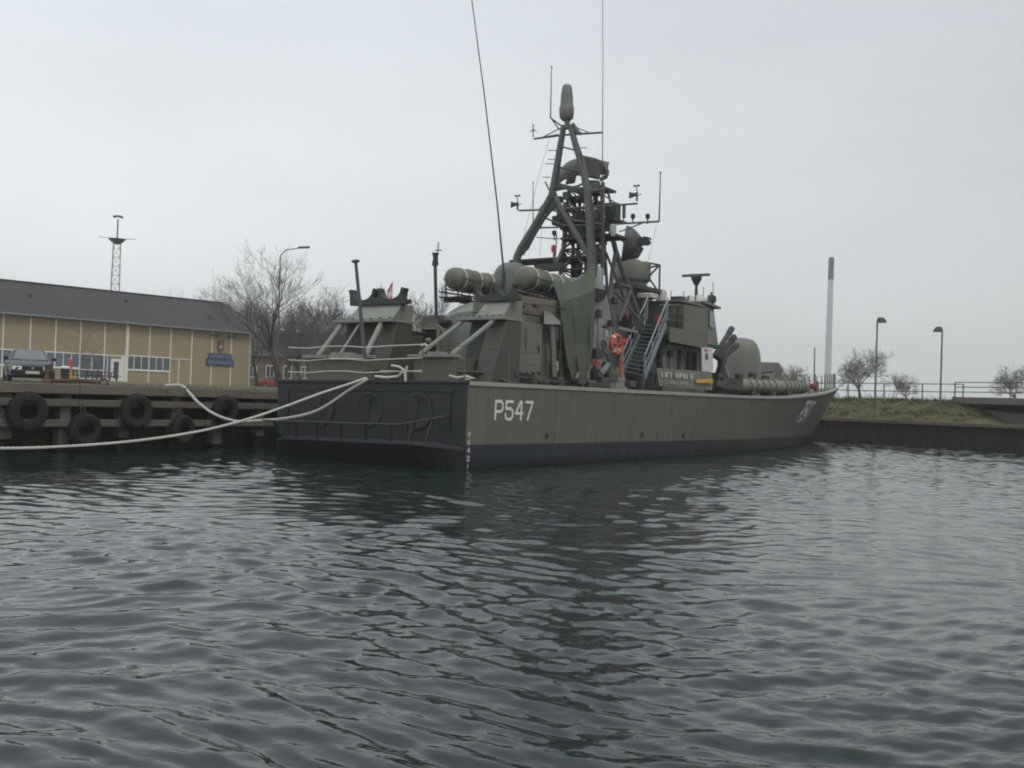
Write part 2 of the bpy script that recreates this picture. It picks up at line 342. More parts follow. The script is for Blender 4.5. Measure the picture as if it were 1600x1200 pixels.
# ---- timber quay on the left
q = empty('timber_quay', 'weathered timber quay with a pale cap beam and two rows of wales above dark water', 'quay')
mb = MB()
for i in range(30):
    a0, a1 = -40 + i*3.0, -40 + i*3.0 + 2.985
    dz = random.uniform(-.008, .008)
    mb.hexa([ql(a0, .5, 1.58+dz), ql(a0, -.12, 1.58+dz), ql(a1, -.12, 1.58+dz), ql(a1, .5, 1.58+dz), ql(a0, .5, 1.86+dz), ql(a0, -.12, 1.86+dz), ql(a1, -.12, 1.86+dz), ql(a1, .5, 1.86+dz)])
mb.build('cap_beam', capm, q, bevel=.02)
for (z0, z1, o0, o1, nm) in ((1.24, 1.44, .02, -.10, 'upper_wale'), (.68, .88, .02, -.12, 'lower_wale')):
    mb = MB()
    for i in range(20):
        a0, a1 = -40 + i*4.5, -40 + i*4.5 + 4.48; dz = random.uniform(-.012, .012)
        mb.hexa([ql(a0, o0, z0+dz), ql(a0, o1, z0+dz), ql(a1, o1, z0+dz), ql(a1, o0, z0+dz), ql(a0, o0, z1+dz), ql(a0, o1, z1+dz), ql(a1, o1, z1+dz), ql(a1, o0, z1+dz)])
    mb.build(nm, timber, q, bevel=.015)
mb = MB(); mb.hexa([ql(-40, .9, -1), ql(-40, .55, -1), ql(50, .55, -1), ql(50, .9, -1), ql(-40, .9, 1.6), ql(-40, .55, 1.6), ql(50, .55, 1.6), ql(50, .9, 1.6)]); mb.build('back_wall', dkwood_shade, q)
# pile spacing read off the photo: one every 1.9 m or so, a few missing
for i in range(38):
    t_ = -20.6 + i*1.82 + random.uniform(-.12, .12); mb = MB(); lean = random.uniform(-.02, .02)
    w_ = .17; top = 1.58; bot = .36 if i % 3 else .12
    mb.hexa([ql(t_-w_+lean, .34, bot), ql(t_-w_+lean, .03, bot), ql(t_+w_+lean, .03, bot), ql(t_+w_+lean, .34, bot), ql(t_-w_, .34, top), ql(t_-w_, .03, top), ql(t_+w_, .03, top), ql(t_+w_, .34, top)])
    mb.tube([ql(t_, .2, bot+.1), ql(t_+lean, .22, -1)], [.12, .13], 8, mi=1)
    mb.build('pile', [timber, dkwood_shade], q, bevel=.015)
# ---- tyre fenders hung on the quay
def quay_hit(px, py, out):
    v = ray(px, py); o = ql(0, out); n = SB; t_ = (o-CAM).dot(n)/v.dot(n); return CAM + v*t_
tyres = [(43, 643, .52, 'largest tyre fender, leftmost on the quay, hung high below the parked dark car'),
         (132, 671, .48, 'low hung tyre fender close to the water, left of the two low ones'),
         (213, 643, .50, 'tyre fender hung high between the two low hung tyres'),
         (285, 671, .46, 'low hung tyre fender partly behind the long white rope, right of the two low ones'),
         (352, 641, .46, 'tyre fender hung high beside the stern of the ship, rightmost on the quay')]
for px, py, rr_, lab in tyres:
    c = quay_hit(px, py, -.30); root = empty('tyre_fender', lab, 'tyre', c, 0, 'tyre fenders along the timber quay')
    nrm = (SB + Vector((random.uniform(-.12, .12), random.uniform(-.12, .12), random.uniform(-.08, .08)))).normalized()
    t_ = MB(); t_.lathe([(rr_*.52, -.10), (rr_*.82, -.135), (rr_*.97, -.10), (rr_, -.04), (rr_, .04), (rr_*.97, .10), (rr_*.82, .135), (rr_*.52, .10), (rr_*.48, .06), (rr_*.54, .05), (rr_*.84, .09), (rr_*.88, 0), (rr_*.84, -.09), (rr_*.54, -.05), (rr_*.48, -.06), (rr_*.52, -.10)], (0, 0, 0), nrm, 36, cap=False)
    for k2 in range(36): # tread blocks
        a = 2*math.pi*k2/36; u = nrm.orthogonal().normalized(); v2 = nrm.cross(u); d = u*math.cos(a)+v2*math.sin(a); e_ = -u*math.sin(a)+v2*math.cos(a)
        t_.obox(d*rr_, d*.012, e_*.022, nrm*.075)
    sq = random.uniform(.0, .05); t_.v = [(x, y, z*(1-sq) + .012*noise.noise(Vector((x*3+px, y*3, z*3)))) for x, y, z in t_.v]; t_.build('tyre_body', tyrem, root, smooth=True)
    ch = MB(); tp = ql((c-QL).dot(FW), .1, 1.6) - c
    for s_ in (-.05, .05): ch.tube([Vector((0, 0, rr_*.78)) + FW*s_ + nrm*.02, (tp+Vector((0, 0, rr_*.8)))/2 + FW*s_*1.3, tp+FW*s_], .014, 5)
    ch.build('hanging_chain', rustm, root)
# ---- end wall of the basin: steel sheet piling with a waling cap, grass bank behind
q2 = empty('sheet_pile_wall', 'dark rusty sheet pile wall closing the basin below the grass bank', 'wall')
mb = MB(); pts = []; t_ = -1.0; s_ = 0
while t_ < 70: pts += [(t_, 0), (t_+.28, 0), (t_+.40, .07), (t_+.68, .07)]; t_ += .80
vs = [qe(a, -.02-o_+.1, z) for a, o_ in pts for z in (-1.2, 1.26)]; n_ = len(pts)
mb.add(vs, [(2*i, 2*i+2, 2*i+3, 2*i+1) for i in range(n_-1)]); mb.build('sheet_piles', pilem, q2)
mb = MB()
mb.hexa([qe(-1, .5, 1.22), qe(-1, -.20, 1.22), qe(70, -.20, 1.22), qe(70, .5, 1.22), qe(-1, .5, 1.44), qe(-1, -.20, 1.44), qe(70, -.20, 1.44), qe(70, .5, 1.44)]); mb.build('wall_cap', paint('wall_cap_concrete', (.13, .105, .075), .9, .3, 1, .2, fine=.4), q2, bevel=.02)
# ---- road bridge at the right edge
bconc = paint('grimy_concrete', (.13, .12, .108), .9, .25, .9, .2, rcol=(.06, .055, .04), fine=.4, streak=.15, bump=.2)
br = empty('road_bridge', 'low concrete road bridge running out of the grass bank at the right edge', 'bridge')
def bp(t, o, z): return qe(t, o, z)
mb = MB(); T0, T1 = TBR, 60
mb.hexa([bp(T0, 5.0, 2.58), bp(T0, 4.0, 2.58), bp(T1, 4.0, 2.58), bp(T1, 5.0, 2.58), bp(T0, 5.0, 3.0), bp(T0, 4.0, 3.0), bp(T1, 4.0, 3.0), bp(T1, 5.0, 3.0)]); mb.build('edge_beam', bconc, br, bevel=.02)
mb = MB(); mb.hexa([bp(T0, 14, 2.45), bp(T0, 5.0, 2.45), bp(T1, 5.0, 2.45), bp(T1, 14, 2.45), bp(T0, 14, 2.93), bp(T0, 5.0, 2.93), bp(T1, 5.0, 2.93), bp(T1, 14, 2.93)]); mb.build('bridge_deck', paint('asphalt', (.05, .05, .052), .9, .2, 3), br)
mb = MB(); mb.prism([bp(TBR+1.0, 4.9, 2.3), bp(TBR+5.0, 4.9, 2.0), bp(TBR+5.0, 4.9, 1.30), bp(TBR+1.0, 4.9, 1.3)], QN*.5); mb.build('wing_wall', bconc, br)
mb = MB(); mb.hexa([bp(TBR+.4, 13, 1.0), bp(TBR+.4, 5.4, 1.0), bp(60, 5.4, 1.0), bp(60, 13, 1.0), bp(TBR+.4, 13, 2.44), bp(TBR+.4, 5.4, 2.44), bp(60, 5.4, 2.44), bp(60, 13, 2.44)]); mb.build('under_bridge_shade', dkwood_shade, br)  # solid near-black block, its colour standing in for the shaded void below the deck
# railing along the bank and the bridge
def steel_rail(t0, t1, o, z0, hs, step, name, label, group=None):
    root = empty(name, label, 'railing', bp(t0, o, z0), 0, group); b0 = bp(t0, o, z0)
    for h in hs:
        mb = MB(); mb.bar(bp(t0, o, z0+h)-b0, bp(t1, o, z0+h)-b0, .05, .055); mb.build('rail_bar', galvd, root)
    n_ = max(1, round((t1-t0)/step))
    for i in range(n_+1):
        tt = t0 + (t1-t0)*i/n_; mb = MB(); mb.bar(bp(tt, o, z0-.25)-b0, bp(tt, o, z0+hs[-1])-b0, .06, .06, up=QD); mb.build('post', galvd, root)
    return root
galvd = paint('dull_steel_railing', (.085, .09, .092), .6, .15, 3)
steel_rail(1.0, TBR, 5.2, ZB, (.55, 1.05), 3.3, 'steel_railing', 'two bar steel railing along the top of the grass bank')
steel_rail(TBR, 60, 4.3, 3.0, (.32, .62, .92), 3.6, 'steel_railing', 'three bar steel railing standing on the concrete bridge edge')
steel_rail(TBR+.2, 60, 12.5, 3.0, (.6, 1.25), 3.6, 'steel_railing', 'far side steel railing of the bridge, seen above the near one')
# ---- bare winter trees
def branch(tk, tw, p, d, length, r, lev, rng, spread, maxlev, up, tmin=.008, dens=None, f0=.62):
    n_ = 4 if lev < 2 else 3; pts = [p.copy()]; rad = [r]; q_ = p.copy(); dd = d.normalized()
    for i in range(n_):
        dd = (dd + Vector((rng.gauss(0, .13), rng.gauss(0, .13), rng.gauss(0, .09) + up*.05))).normalized()
        q_ = q_ + dd*length/n_; pts.append(q_.copy()); rad.append(r*(1-.55*(i+1)/n_))
    (tk if lev < 2 else tw).tube(pts, rad, 7 if lev == 0 else 5 if lev < 3 else 3, cap=False)
    if lev >= maxlev: return
    kids = (dens or {0: 6, 1: 5, 2: 5, 3: 4, 4: 4}).get(lev, 3)
    for i in range(kids):
        f = rng.uniform(.35, 1.0) if i < kids-1 else 1.0
        if lev == 0: f = rng.uniform(f0, 1.0) if i < kids-1 else 1
        k2 = min(n_-1, int(f*n_)); fr = f*n_-k2; base = pts[k2].lerp(pts[k2+1], fr); rb = rad[k2]*(1-fr)+rad[k2+1]*fr
        ax = dd.orthogonal(); ax.rotate(Matrix.Rotation(rng.uniform(0, 6.28), 3, dd))
        ang = rng.uniform(.45, .95)*spread if i < kids-1 else rng.uniform(.1, .4)
        nd = dd.copy(); nd.rotate(Matrix.Rotation(ang, 3, ax)); nd.z += up*.10
        branch(tk, tw, base, nd, length*(rng.uniform(.8, 1.15) if lev == 0 else rng.uniform(.52, .78)), max(tmin, rb*rng.uniform(.55, .75)), lev+1, rng, spread, maxlev, up, tmin, dens, f0)
def bare_tree(name, label, loc, h, r, seed, spread=1.0, maxlev=5, group=None, up=1.0, fork=.36, lean=(0, 0), tmin=.012, wide=1.0, dens=None, f0=.62):
    rng = random.Random(seed); root = empty(name, label, 'tree', loc, 0, group); tk, tw = MB(), MB()
    branch(tk, tw, Vector((0, 0, -.2)), Vector((lean[0], lean[1], 1)), h*fork, r, 0, rng, spread, maxlev, up, tmin, dens, f0)
    zmax = max(v[2] for v in tw.v); f = h/zmax
    tk.v = [(x*f*wide, y*f*wide, z*f) for x, y, z in tk.v]; tw.v = [(x*f*wide, y*f*wide, z*f) for x, y, z in tw.v]
    tk.build('trunk', barkm, root, smooth=True); tw.build('crown', twigm, root); return root
def put(px, py_base, d, dz=None):
    p = at(px, 600, d); p.z = py_base if dz is None else dz; return p
gz = 2.3
bare_tree('bare_tree', 'tall bare tree with a thick dark trunk, in front of the far brick block', put(436, gz, 72), 9.4, .44, 29, .86, 5, 'bare trees around the yard', lean=(.0, 0), up=.75, fork=.44, f0=.80, tmin=.011, wide=1.0, dens={0: 5, 1: 5, 2: 5, 3: 4, 4: 4})
bare_tree('slim_young_tree', 'slim young tree with short side branches before the brick building', put(158, gz, 86), 5.6, .07, 5, 1.35, 3, 'bare trees around the yard', up=.1, fork=.9)
t2 = bare_tree('bare_tree', 'bushy bare tree just behind the right end of the brick building', put(338, gz, 135), 13.5, .30, 23, 1.1, 5, 'bare trees around the yard', tmin=.013, up=.5)
t3 = bare_tree('bare_tree', 'upright many stemmed bare tree left of the two empty cradles', put(508, gz, 120), 11.5, .24, 31, .85, 5, 'bare trees around the yard', fork=.2, tmin=.013, up=.7)
def again(src, px, d, s, rz, label, group, zz=gz):
    c = copy_tree(src); c.location = put(px, zz, d); c.scale = (s, s, s); c.rotation_euler = (0, 0, rz); c['label'] = label; c['group'] = group; return c
G1 = 'bare trees around the yard'
again(t3, 652, 115, 1.02, 1.1, 'fan shaped bare tree between the empty cradles and the pale rounded deckhouse', G1)
again(t2, 372, 128, .90, 2.0, 'bare tree between the brick building and the tall thick trunk', G1)
again(t3, 470, 112, .80, 2.9, 'low bare tree right of the tall thick trunk', G1)
again(t2, 280, 150, 1.0, 4.0, 'bare crown showing over the right part of the long roof', G1)
again(t2, 153, 160, 1.02, .6, 'small bare crown peeping over the roof beside the lattice tower', G1)
again(t3, 560, 125, .85, 4.4, 'bare tree behind the port cradle', G1)
again(t2, 402, 118, .80, 5.2, 'bare tree directly left of the far brick block gable', G1)
again(t2, 488, 138, .95, 3.3, 'widest bare crown over the roof of the far brick block', G1)
again(t2, 535, 140, .85, 1.4, 'bare crown touching the left edge of the port cradle', G1)
again(t2, 625, 132, .88, 2.6, 'bare crown just right of the limp red and white flag', G1)
again(t3, 446, 100, .70, .4, 'low multi stemmed bare tree before the far brick block', G1)
G2 = 'bare trees beyond the bank and bridge'
t4 = bare_tree('bare_tree', 'round headed bare tree left of the first lamp on the bank', put(1347, 2.78, 118), 6.6, .2, 44, 1.15, 5, G2, tmin=.013, up=.5, fork=.3)
again(t4, 1415, 126, .62, 2.2, 'small bare tree between the two lamps on the bank', G2, 2.8)
again(t4, 1589, 118, .78, 1.0, 'bare tree beyond the bridge at the right edge', G2, 2.8)
for i, (px, d, s, lab) in enumerate(((1228, 150, .92, 'hazy bare tree right of the far grey hall'), (1252, 158, .8, 'hazy bare tree above the torpedo tube muzzle'), (1205, 165, .7, 'hazy bare tree directly behind the far grey hall'))):
    again(t4, px, d, s, i*1.7, lab, G2, 2.6)
# a low far-off wood along the skyline, one hazy mass
rng = random.Random(3); mb = MB()
for i in range(520):
    px = rng.uniform(1180, 1720) if i < 330 else rng.uniform(380, 720); d = rng.uniform(190, 300); p = put(px, 2.3, d); hh = rng.uniform(2, 4.8)*(.75 if i < 330 else 1.1)
    for k2 in range(9):
        e_ = p + Vector((rng.gauss(0, 1.3), rng.gauss(0, 1.3), hh*rng.uniform(.6, 1.05))); mb.tube([p + Vector((rng.gauss(0, .4), 0, 0)), p.lerp(e_, .6) + Vector((rng.gauss(0, .3), 0, 0)), e_], [.10, .07, .03], 3, cap=False)
mb.build('distant_wood', twigm, kind='stuff', label='low hazy line of leafless scrub along the far skyline', cat='wood')
# ================================================================== THE SHIP
def interp(tab, x):
    if x <= tab[0][0]: return tab[0][1]
    for (a, va), (b_, vb) in zip(tab, tab[1:]):
        if x <= b_: return va + (vb-va)*(x-a)/(b_-a)
    return tab[-1][1]
DECKB = [(0, 3.33), (4, 3.52), (10, 3.68), (18, 3.68), (24, 3.5), (28, 3.22), (32, 2.75), (36, 2.08), (40, 1.28), (43, .66), (45.3, .16), (46, .03)]
WLB = [(0, 3.27), (.1, 3.40), (.3, 3.42), (.5, 3.12), (.65, 2.5), (.8, 1.5), (.92, .62), (1, .02)]
SHEER = [(0, 2.20), (10, 2.22), (20, 2.26), (25, 2.34), (31, 2.56), (36, 2.78), (40, 2.97), (46, 3.32)]
def smooth_tab(tab, x, w=1.2): return sum(interp(tab, x+o*w) for o in (-1, -.5, 0, .5, 1))/5
def D(y): return smooth_tab(SHEER, y, 2.0)
def stem(v): return 39.6 + 6.4*max(v, -.5)**.92 if v >= 0 else 39.6 + 5.0*v
def hull_x(u, v):
    dk = smooth_tab(DECKB, u*46, .9) if u < .97 else interp(DECKB, u*46); wl = interp(WLB, u) if u > .95 else smooth_tab(WLB, u, .03)
    if v < 0: return max(.01, wl*(1+v*.55))
    return wl + (dk-wl)*v**(1.0+.35*max(0, u-.5))
def hull_pt(u, v):
    y = u*stem(v); return L(hull_x(u, v), y, v*D(u*46))
def hull_at(y, z, off=0): # starboard side point at a station and a height
    v = z/D(y); u = y/stem(v); v = z/D(u*46); u = y/stem(v)
    p = hull_pt(u, v); p.y = y; p.z = z; p.x += off; return p
ship = empty('patrol_boat', 'long olive green naval patrol boat with lattice mast moored stern towards us, number P547', 'naval ship', matrix=SM)
US = [i/60 for i in range(58)] + [.972, .985, .995, 1.0]; VS = [-.4, -.15, 0, .12, .27, .4, .55, .7, .85, 1.0]
mb = MB(); nv = len(VS)
for sgn in (1, -1):
    vs = [Vector((hull_pt(u, v).x*sgn, hull_pt(u, v).y, hull_pt(u, v).z)) for u in US for v in VS]
    fs = [(i*nv+j, (i+1)*nv+j, (i+1)*nv+j+1, i*nv+j+1) for i in range(len(US)-1) for j in range(nv-1)]
    mb.add(vs, fs if sgn > 0 else [tuple(reversed(f)) for f in fs])
hull = mb.build('hull', hullm, ship, smooth=True)
mb = MB(); ring = [hull_pt(0, v) for v in VS]; mb.add([L(-p.x, -.004, p.z) for p in ring] + [L(p.x, -.004, p.z) for p in ring], [(i, i+nv, i+nv+1, i+1) for i in range(nv-1)])
tr_ = mb.build('transom', transm, ship)
mb = MB(); vs = []
for u in US: p = hull_pt(u, 1.0); vs += [L(-p.x, p.y, p.z-.05), L(0, p.y, p.z+.06), L(p.x, p.y, p.z-.05)]
mb.add(vs, [f for i in range(len(US)-1) for f in ((3*i, 3*i+1, 3*i+4, 3*i+3), (3*i+1, 3*i+2, 3*i+5, 3*i+4))]); mb.build('deck', deckm, ship)
for sgn in (1, -1):
    mb = MB(); vs = []
    for u in US:
        p = hull_pt(u, 1.0); x = p.x
        vs += [L((x+.035)*sgn, p.y, p.z-.07), L((x+.035)*sgn, p.y, p.z+.035), L(max(x-.16, 0)*sgn, p.y, p.z+.045), L(max(x-.16, 0)*sgn, p.y, p.z-.06)]
    mb.add(vs, [(4*i+j, 4*i+4+j, 4*i+4+(j+1) % 4, 4*i+(j+1) % 4) for i in range(len(US)-1) for j in range(4)]); mb.build('deck_edge', edgem, ship)
mb = MB(); mb.box(-3.30, 3.30, -.05, .12, 2.16, 2.26); mb.build('transom_edge', transm, ship, bevel=.02)
# writing on the hull, laid on the plating
GL = {'P': [[(0, 0), (0, 1), (.75, 1), (1, .84), (1, .56), (.75, .42), (0, .42)]], '5': [[(.95, 1), (.05, 1), (.02, .60), (.7, .60), (1, .46), (1, .16), (.76, 0), (.25, 0), (0, .12), (0, .28)]],
      '4': [[(.62, 1), (0, .34), (1.0, .34)], [(.80, 1), (.80, 0)]], '7': [[(0, 1), (1, 1), (.36, 0)]], '2': [[(0, .85), (.3, 1), (.8, 1), (1, .8), (0, 0), (1, 0)]], '3': [[(0, 1), (1, 1), (.5, .58), (1, .3), (.7, 0), (0, 0)]], '1': [[(.5, 0), (.5, 1)]], '6': [[(.9, 1), (.1, .6), (0, .2), (.3, 0), (.8, 0), (1, .25), (.8, .5), (.1, .5)]], '8': [[(.5, .52), (.05, .75), (.5, 1), (.95, .75), (.5, .52), (0, .25), (.5, 0), (1, .25), (.5, .52)]]}
def letters(mbx, text, fn, w, h, gap, sw): # fn maps (along, up) to a point on the surface
    x0 = 0
    for ch in text:
        for st in GL[ch]:
            for (a, b_) in zip(st, st[1:]):
                a = Vector((x0+a[0]*w, a[1]*h)); b_ = Vector((x0+b_[0]*w, b_[1]*h)); d = b_-a; ln = d.length; d /= ln; nn = Vector((-d.y, d.x)); a -= d*sw*.42; b_ += d*sw*.42
                k3 = 4; ps = []
                for i in range(k3+1):
                    c = a.lerp(b_, i/k3); ps += [fn(*(c+nn*sw/2)), fn(*(c-nn*sw/2))]
                mbx.add(ps, [(2*i, 2*i+1, 2*i+3, 2*i+2) for i in range(k3)])
        x0 += w+gap
mb = MB(); c0 = P(776, 656, 3.42); lh = P(776, 628, 3.42).z - c0.z; lw = P(830, 656, 3.44).y - c0.y
letters(mb, 'P547', lambda a, b_: hull_at(c0.y+a, c0.z+.02+b_, .012), lw*.19, lh, lw*.085, .078); mb.build('hull_number', white, ship)
def px_of(p): q_ = SM @ p - CAM; z = q_.dot(_f); return 800 + F*q_.dot(CR)/z, 600 - F*q_.dot(CU)/z
by0 = min((30+.05*i for i in range(200)), key=lambda y: abs(px_of(hull_at(y, 1.35))[0]-1224)); bz = 1.28
mb = MB(); letters(mb, 'P547', lambda a, b_: hull_at(by0+a+b_*.55, bz+b_, .015), .66, .92, .24, .19); mb.build('hull_number', paint('worn_white_number', (.66, .66, .62), .6, .3, 6, .15), ship)
mb = MB()
for i, ch in enumerate(('8', '6', '4', '2', '1')):
    z0 = P(734, 682+12.6*i, 3.3).z
    letters(mb, ch, lambda a, b_: hull_at(.07+a, z0+b_, .014), .10, .115, .0, .036)
mb.build('draft_marks', paint('draft_mark_white', (.5, .5, .46), .6, .2, 6), ship)
mb = MB()
for px, py in ((857, 681), (1002, 679), (1068, 680)):
    p = P(px, py, 3.5); p = hull_at(p.y, p.z, .004); mb.lathe([(.075, 0), (.075, .03), (.05, .03), (.045, -.03)], p, (1, 0, 0), 12)
mb.build('drain_outlets', rustm, ship)
# transom fittings: three round covers, the stern wedge with its ribs
for px in (501, 576, 652):
    c = P(px, 634, y=-.02); mb = MB(); mb.lathe([(.50, 0), (.50, -.03), (.44, -.045), (.40, -.03), (.0, -.03)], L(c.x, 0, 1.44), (0, 1, 0), 32, cap=False)
    mb.box(c.x-.30, c.x+.04, -.05, -.02, 1.13, 1.43); mb.box(c.x-.30, c.x+.04, -.05, -.02, 1.46, 1.77)
    mb.build('exhaust_cover', transm, ship, smooth=True)
mb = MB(); mb.box(-2.95, 2.95, -.045, 0, 1.96, 2.02)
for x in (-2.9, -1.5, .0, 1.4, 2.8): mb.box(x-.02, x+.02, -.035, 0, .9, 1.96)
mb.build('transom_stiffeners', transm, ship)
lz = .62
def ledge(x): # the wedge's lower lip curves up to the corner on the starboard side
    e_ = min(1.0, max(0.0, (3.25-abs(x))/1.0)); return -.80*(e_**.6), lz - .12*(1-e_)
def pipe(x): k2 = min(1.0, max(0.0, (2.75-x)/1.3)); return -.70*k2**.7-.05, 1.07+.26*(1-k2)**1.5
xs = np.linspace(-3.25, 3.25, 40); mb = MB(); vs = []
for x in xs:
    yy, zz = ledge(x); vs += [(x, 0, zz+.02), (x, yy-.001, zz+.02), (x, yy-.001, zz-.05), (x, .0, zz-.09)]
mb.add(vs, [(4*i+j, 4*i+4+j, 4*i+4+(j+1) % 4, 4*i+(j+1) % 4) for i in range(len(xs)-1) for j in range(4)]); st_ = mb.build('stern_wedge', paint('wedge_edge', (.034, .038, .043), .5, .3, 2, .2), ship)
mb = MB(); vs = []
for x in xs:
    yy, zz = ledge(x); vs += [(x, yy+.02, zz-.05), (x, yy*.45, -.35)]
mb.add(vs, [(2*i, 2*i+1, 2*i+3, 2*i+2) for i in range(len(xs)-1)]); mb.build('wedge_underside', paint('wedge_black', (.007, .008, .009), .7, .3, 2), st_)
for x in (-2.75, -1.95, -1.15, -.3, .55, 1.4, 2.0, 2.45):
    mb = MB(); yy, zz = ledge(x); mb.prism([(x-.02, yy*.9, zz), (x+.02, yy*.9, zz), (x+.02, pipe(x)[0], pipe(x)[1]), (x-.02, pipe(x)[0], pipe(x)[1])], (0, .09, 0)); mb.build('wedge_rib', transm, st_)
mb = MB(); mb.tube([L(x, *pipe(x)) for x in np.linspace(-3.15, 2.8, 24)], .025, 6); mb.build('rubbing_pipe', paint('wedge_edge', (0, 0, 0)), ship, smooth=True)
# ---- empty launcher frames on the quarterdeck
def launcher(x0, x1, u0, u1, ys, fr3):
    # x0..x1 the base, u0..u1 the upper slab, ys its aft edge, fr3 the strut feet
    root = MB(); zb, zs, zc = 2.98, 4.10, 4.58; w_ = x1-x0; uw = u1-u0
    root.box(x0+.08, x1-.05, .95, 2.4, 2.2, 2.90)
    fr = root.build('launcher_frame', olive, ship, bevel=.015)
    mb = MB(); mb.box(x0-.03, x1+.02, .78, 1.25, 2.90, 2.985); mb.box(x0+w_*.42, x1-w_*.28, .85, 1.2, 2.985, 3.06); mb.build('base_table', palegr, fr, bevel=.01)
    mb = MB(); mb.box(u0, u1, ys, ys+1.1, zs-.08, zs+.02); mb.build('upper_slab', palegr, fr, bevel=.01)
    for i in range(7): xx = u0+.1+i*(uw-.2)/6; mb = MB(); mb.box(xx-.04, xx+.04, ys+.01, ys+.09, zs+.02, zs+.05); mb.build('clamp', gear, fr)
    for f, g, th in fr3:
        mb = MB(); a = L(x0+w_*f, 1.0, 2.98); b_ = L(u0+uw*g, ys+.14, zs-.08); mb.tube([a, b_], th, 8); mb.build('strut', palegr, fr, smooth=True)
    mb = MB(); mb.hexa([L(u1-.62, 1.7, 2.2), L(u1-.06, 1.7, 2.2), L(u1-.04, ys+1.0, 2.2), L(u1-.62, ys+1.0, 2.2), L(u1-.66, ys+.30, zs-.08), L(u1-.02, ys+.30, zs-.08), L(u1-.02, ys+1.05, zs-.08), L(u1-.64, ys+1.05, zs-.08)]); mb.build('column', olived, fr, bevel=.015)
    mb = MB(); mb.hexa([L(u0+.1, 2.3, 2.2), L(u1-.6, 2.3, 2.2), L(u1-.6, ys+1, 2.2), L(u0+.1, ys+1, 2.2), L(u0+.2, ys+.5, zs-.09), L(u1-.6, ys+.5, zs-.09), L(u1-.6, ys+1, zs-.09), L(u0+.2, ys+1, zs-.09)]); mb.build('back_panel', gear, fr)
    mb = MB(); mb.hexa([L(u0+.55, ys+.14, zs+.03), L(u1-.06, ys+.14, zs+.03), L(u1-.06, ys+1.1, zs+.03), L(u0+.55, ys+1.1, zs+.03), L(u0+.66, ys+.52, zc), L(u1-.02, ys+.52, zc), L(u1-.02, ys+1.1, zc), L(u0+.66, ys+1.1, zc)]); mb.build('sloped_panel', stainp, fr, bevel=.01)
    a0, a1 = u0+.30, u1+.10; zt = zc+.44; rr = (a1-a0)*.185; cR, cLf = a1-(a1-a0)*.245, a0+(a1-a0)*.245
    def uu(c0): return [(c0 + rr*math.cos(a), zt-.02 + .27*math.sin(a)) for a in np.linspace(0, -math.pi, 13)]
    pts = [(a0+.06, zc), (a1-.05, zc), (a1+.10, zc+.02), (a1+.10, zc+.13), (a1-.06, zc+.16), (a1-.05, zt-.1), (a1-.0, zt+.02), (cR+rr+.03, zt+.05)] + uu(cR) + [(cR-rr-.04, zt+.06), (cR-rr-.10, zt+.02), (cR-rr-.06, zt-.22), (cLf+rr+.06, zt-.22), (cLf+rr+.10, zt+.02), (cLf+rr+.04, zt+.06)] + uu(cLf) + [(cLf-rr-.03, zt+.05), (a0-.02, zt+.02), (a0+.03, zt-.08)]
    mb = MB(); mb.prism([L(x, ys+.42, z) for x, z in pts], (0, .26, 0)); mb.build('cradle', gear, fr)
    return fr
stainp = paint('stained_pale_grey', (.20, .208, .182), .65, .45, 1.9, .1, fine=.3, streak=.35)
launcher(-3.1, -.74, -3.05, -.74, 1.9, ((.16, .14, .07), (.50, .44, .035), (.92, .80, .08)))
launcher(.76, 2.2, 1.36, 2.92, 2.2, ((.16, .10, .065), (.92, .78, .07)))
mb = MB(); mb.box(-1.62, -1.05, 2.95, 3.9, 2.2, 3.80); mb.box(-1.5, -1.17, 2.90, 2.95, 3.3, 3.7, mi=1); mb.box(-1.66, -1.0, 2.9, 3.95, 3.80, 3.86); mb.build('deck_locker', [olived, palegr], ship, bevel=.015)
# ---- starboard housing: big slab panel, side wall, rusty crown
sd = MB(); X = 2.62
def side(px, py, x): p = P(px, py, x); return p
sd.hexa([L(1.6, 3.5, 2.2), L(X, 3.3, 2.2), L(X, 7.6, 2.2), L(1.0, 7.6, 2.2), L(1.6, 3.6, 4.35), L(X-.25, 3.5, 4.35), L(X-.25, 7.6, 4.35), L(1.0, 7.6, 4.35)])
sh_ = sd.build('side_housing', olive, ship, bevel=.02)
mb = MB(); mb.hexa([L(1.0, 3.5, 4.36), L(X-.24, 3.45, 4.36), L(X-.22, 7.6, 4.36), L(1.0, 7.6, 4.36), L(1.0, 3.6, 4.86), L(X-.30, 3.6, 4.86), L(X-.30, 7.6, 4.98), L(1.0, 7.6, 4.98)]); mb.build('housing_crown', rustp, sh_, bevel=.02)
a, b_, c, d = P(800, 500, X+.10), P(848, 507, X+.08), P(845, 586, X+.26), P(788, 582, X+.26)
mb = MB(); mb.prism([d, c, b_, a], (-.10, 0, 0)); mb.build('side_panel', paint('panel_olive', (.098, .104, .078), .5, .12, .6, .03, streak=.1), sh_, bevel=.012)
a, b_ = P(860, 492, X-.0), P(866, 600, X+.22)
mb = MB(); mb.prism([P(850, 485, X-.22), P(868, 500, X-.05), P(868, 506, X+.25), P(850, 506, X+.25)], (0, .30, 0)); mb.bar(P(862, 508, X+.12), P(866, 600, X+.18), .12, .16); mb.build('angle_bracket', greyg, sh_)
mb = MB(); mb.box(X-.02, X+.16, 5.4, 5.62, 2.72, 3.02); mb.build('switch_box', paint('pale_box', (.30, .29, .27), .5, .2), sh_)
mb = MB(); mb.tube([P(700, 580, 2.0), P(760, 582, 2.6), P(800, 600, 3.1)], .045, 6); mb.tube([P(702, 572, 1.6), P(745, 585, 2.4), P(805, 606, 3.1)], .03, 6); mb.build('deck_pipes', olived, sh_)
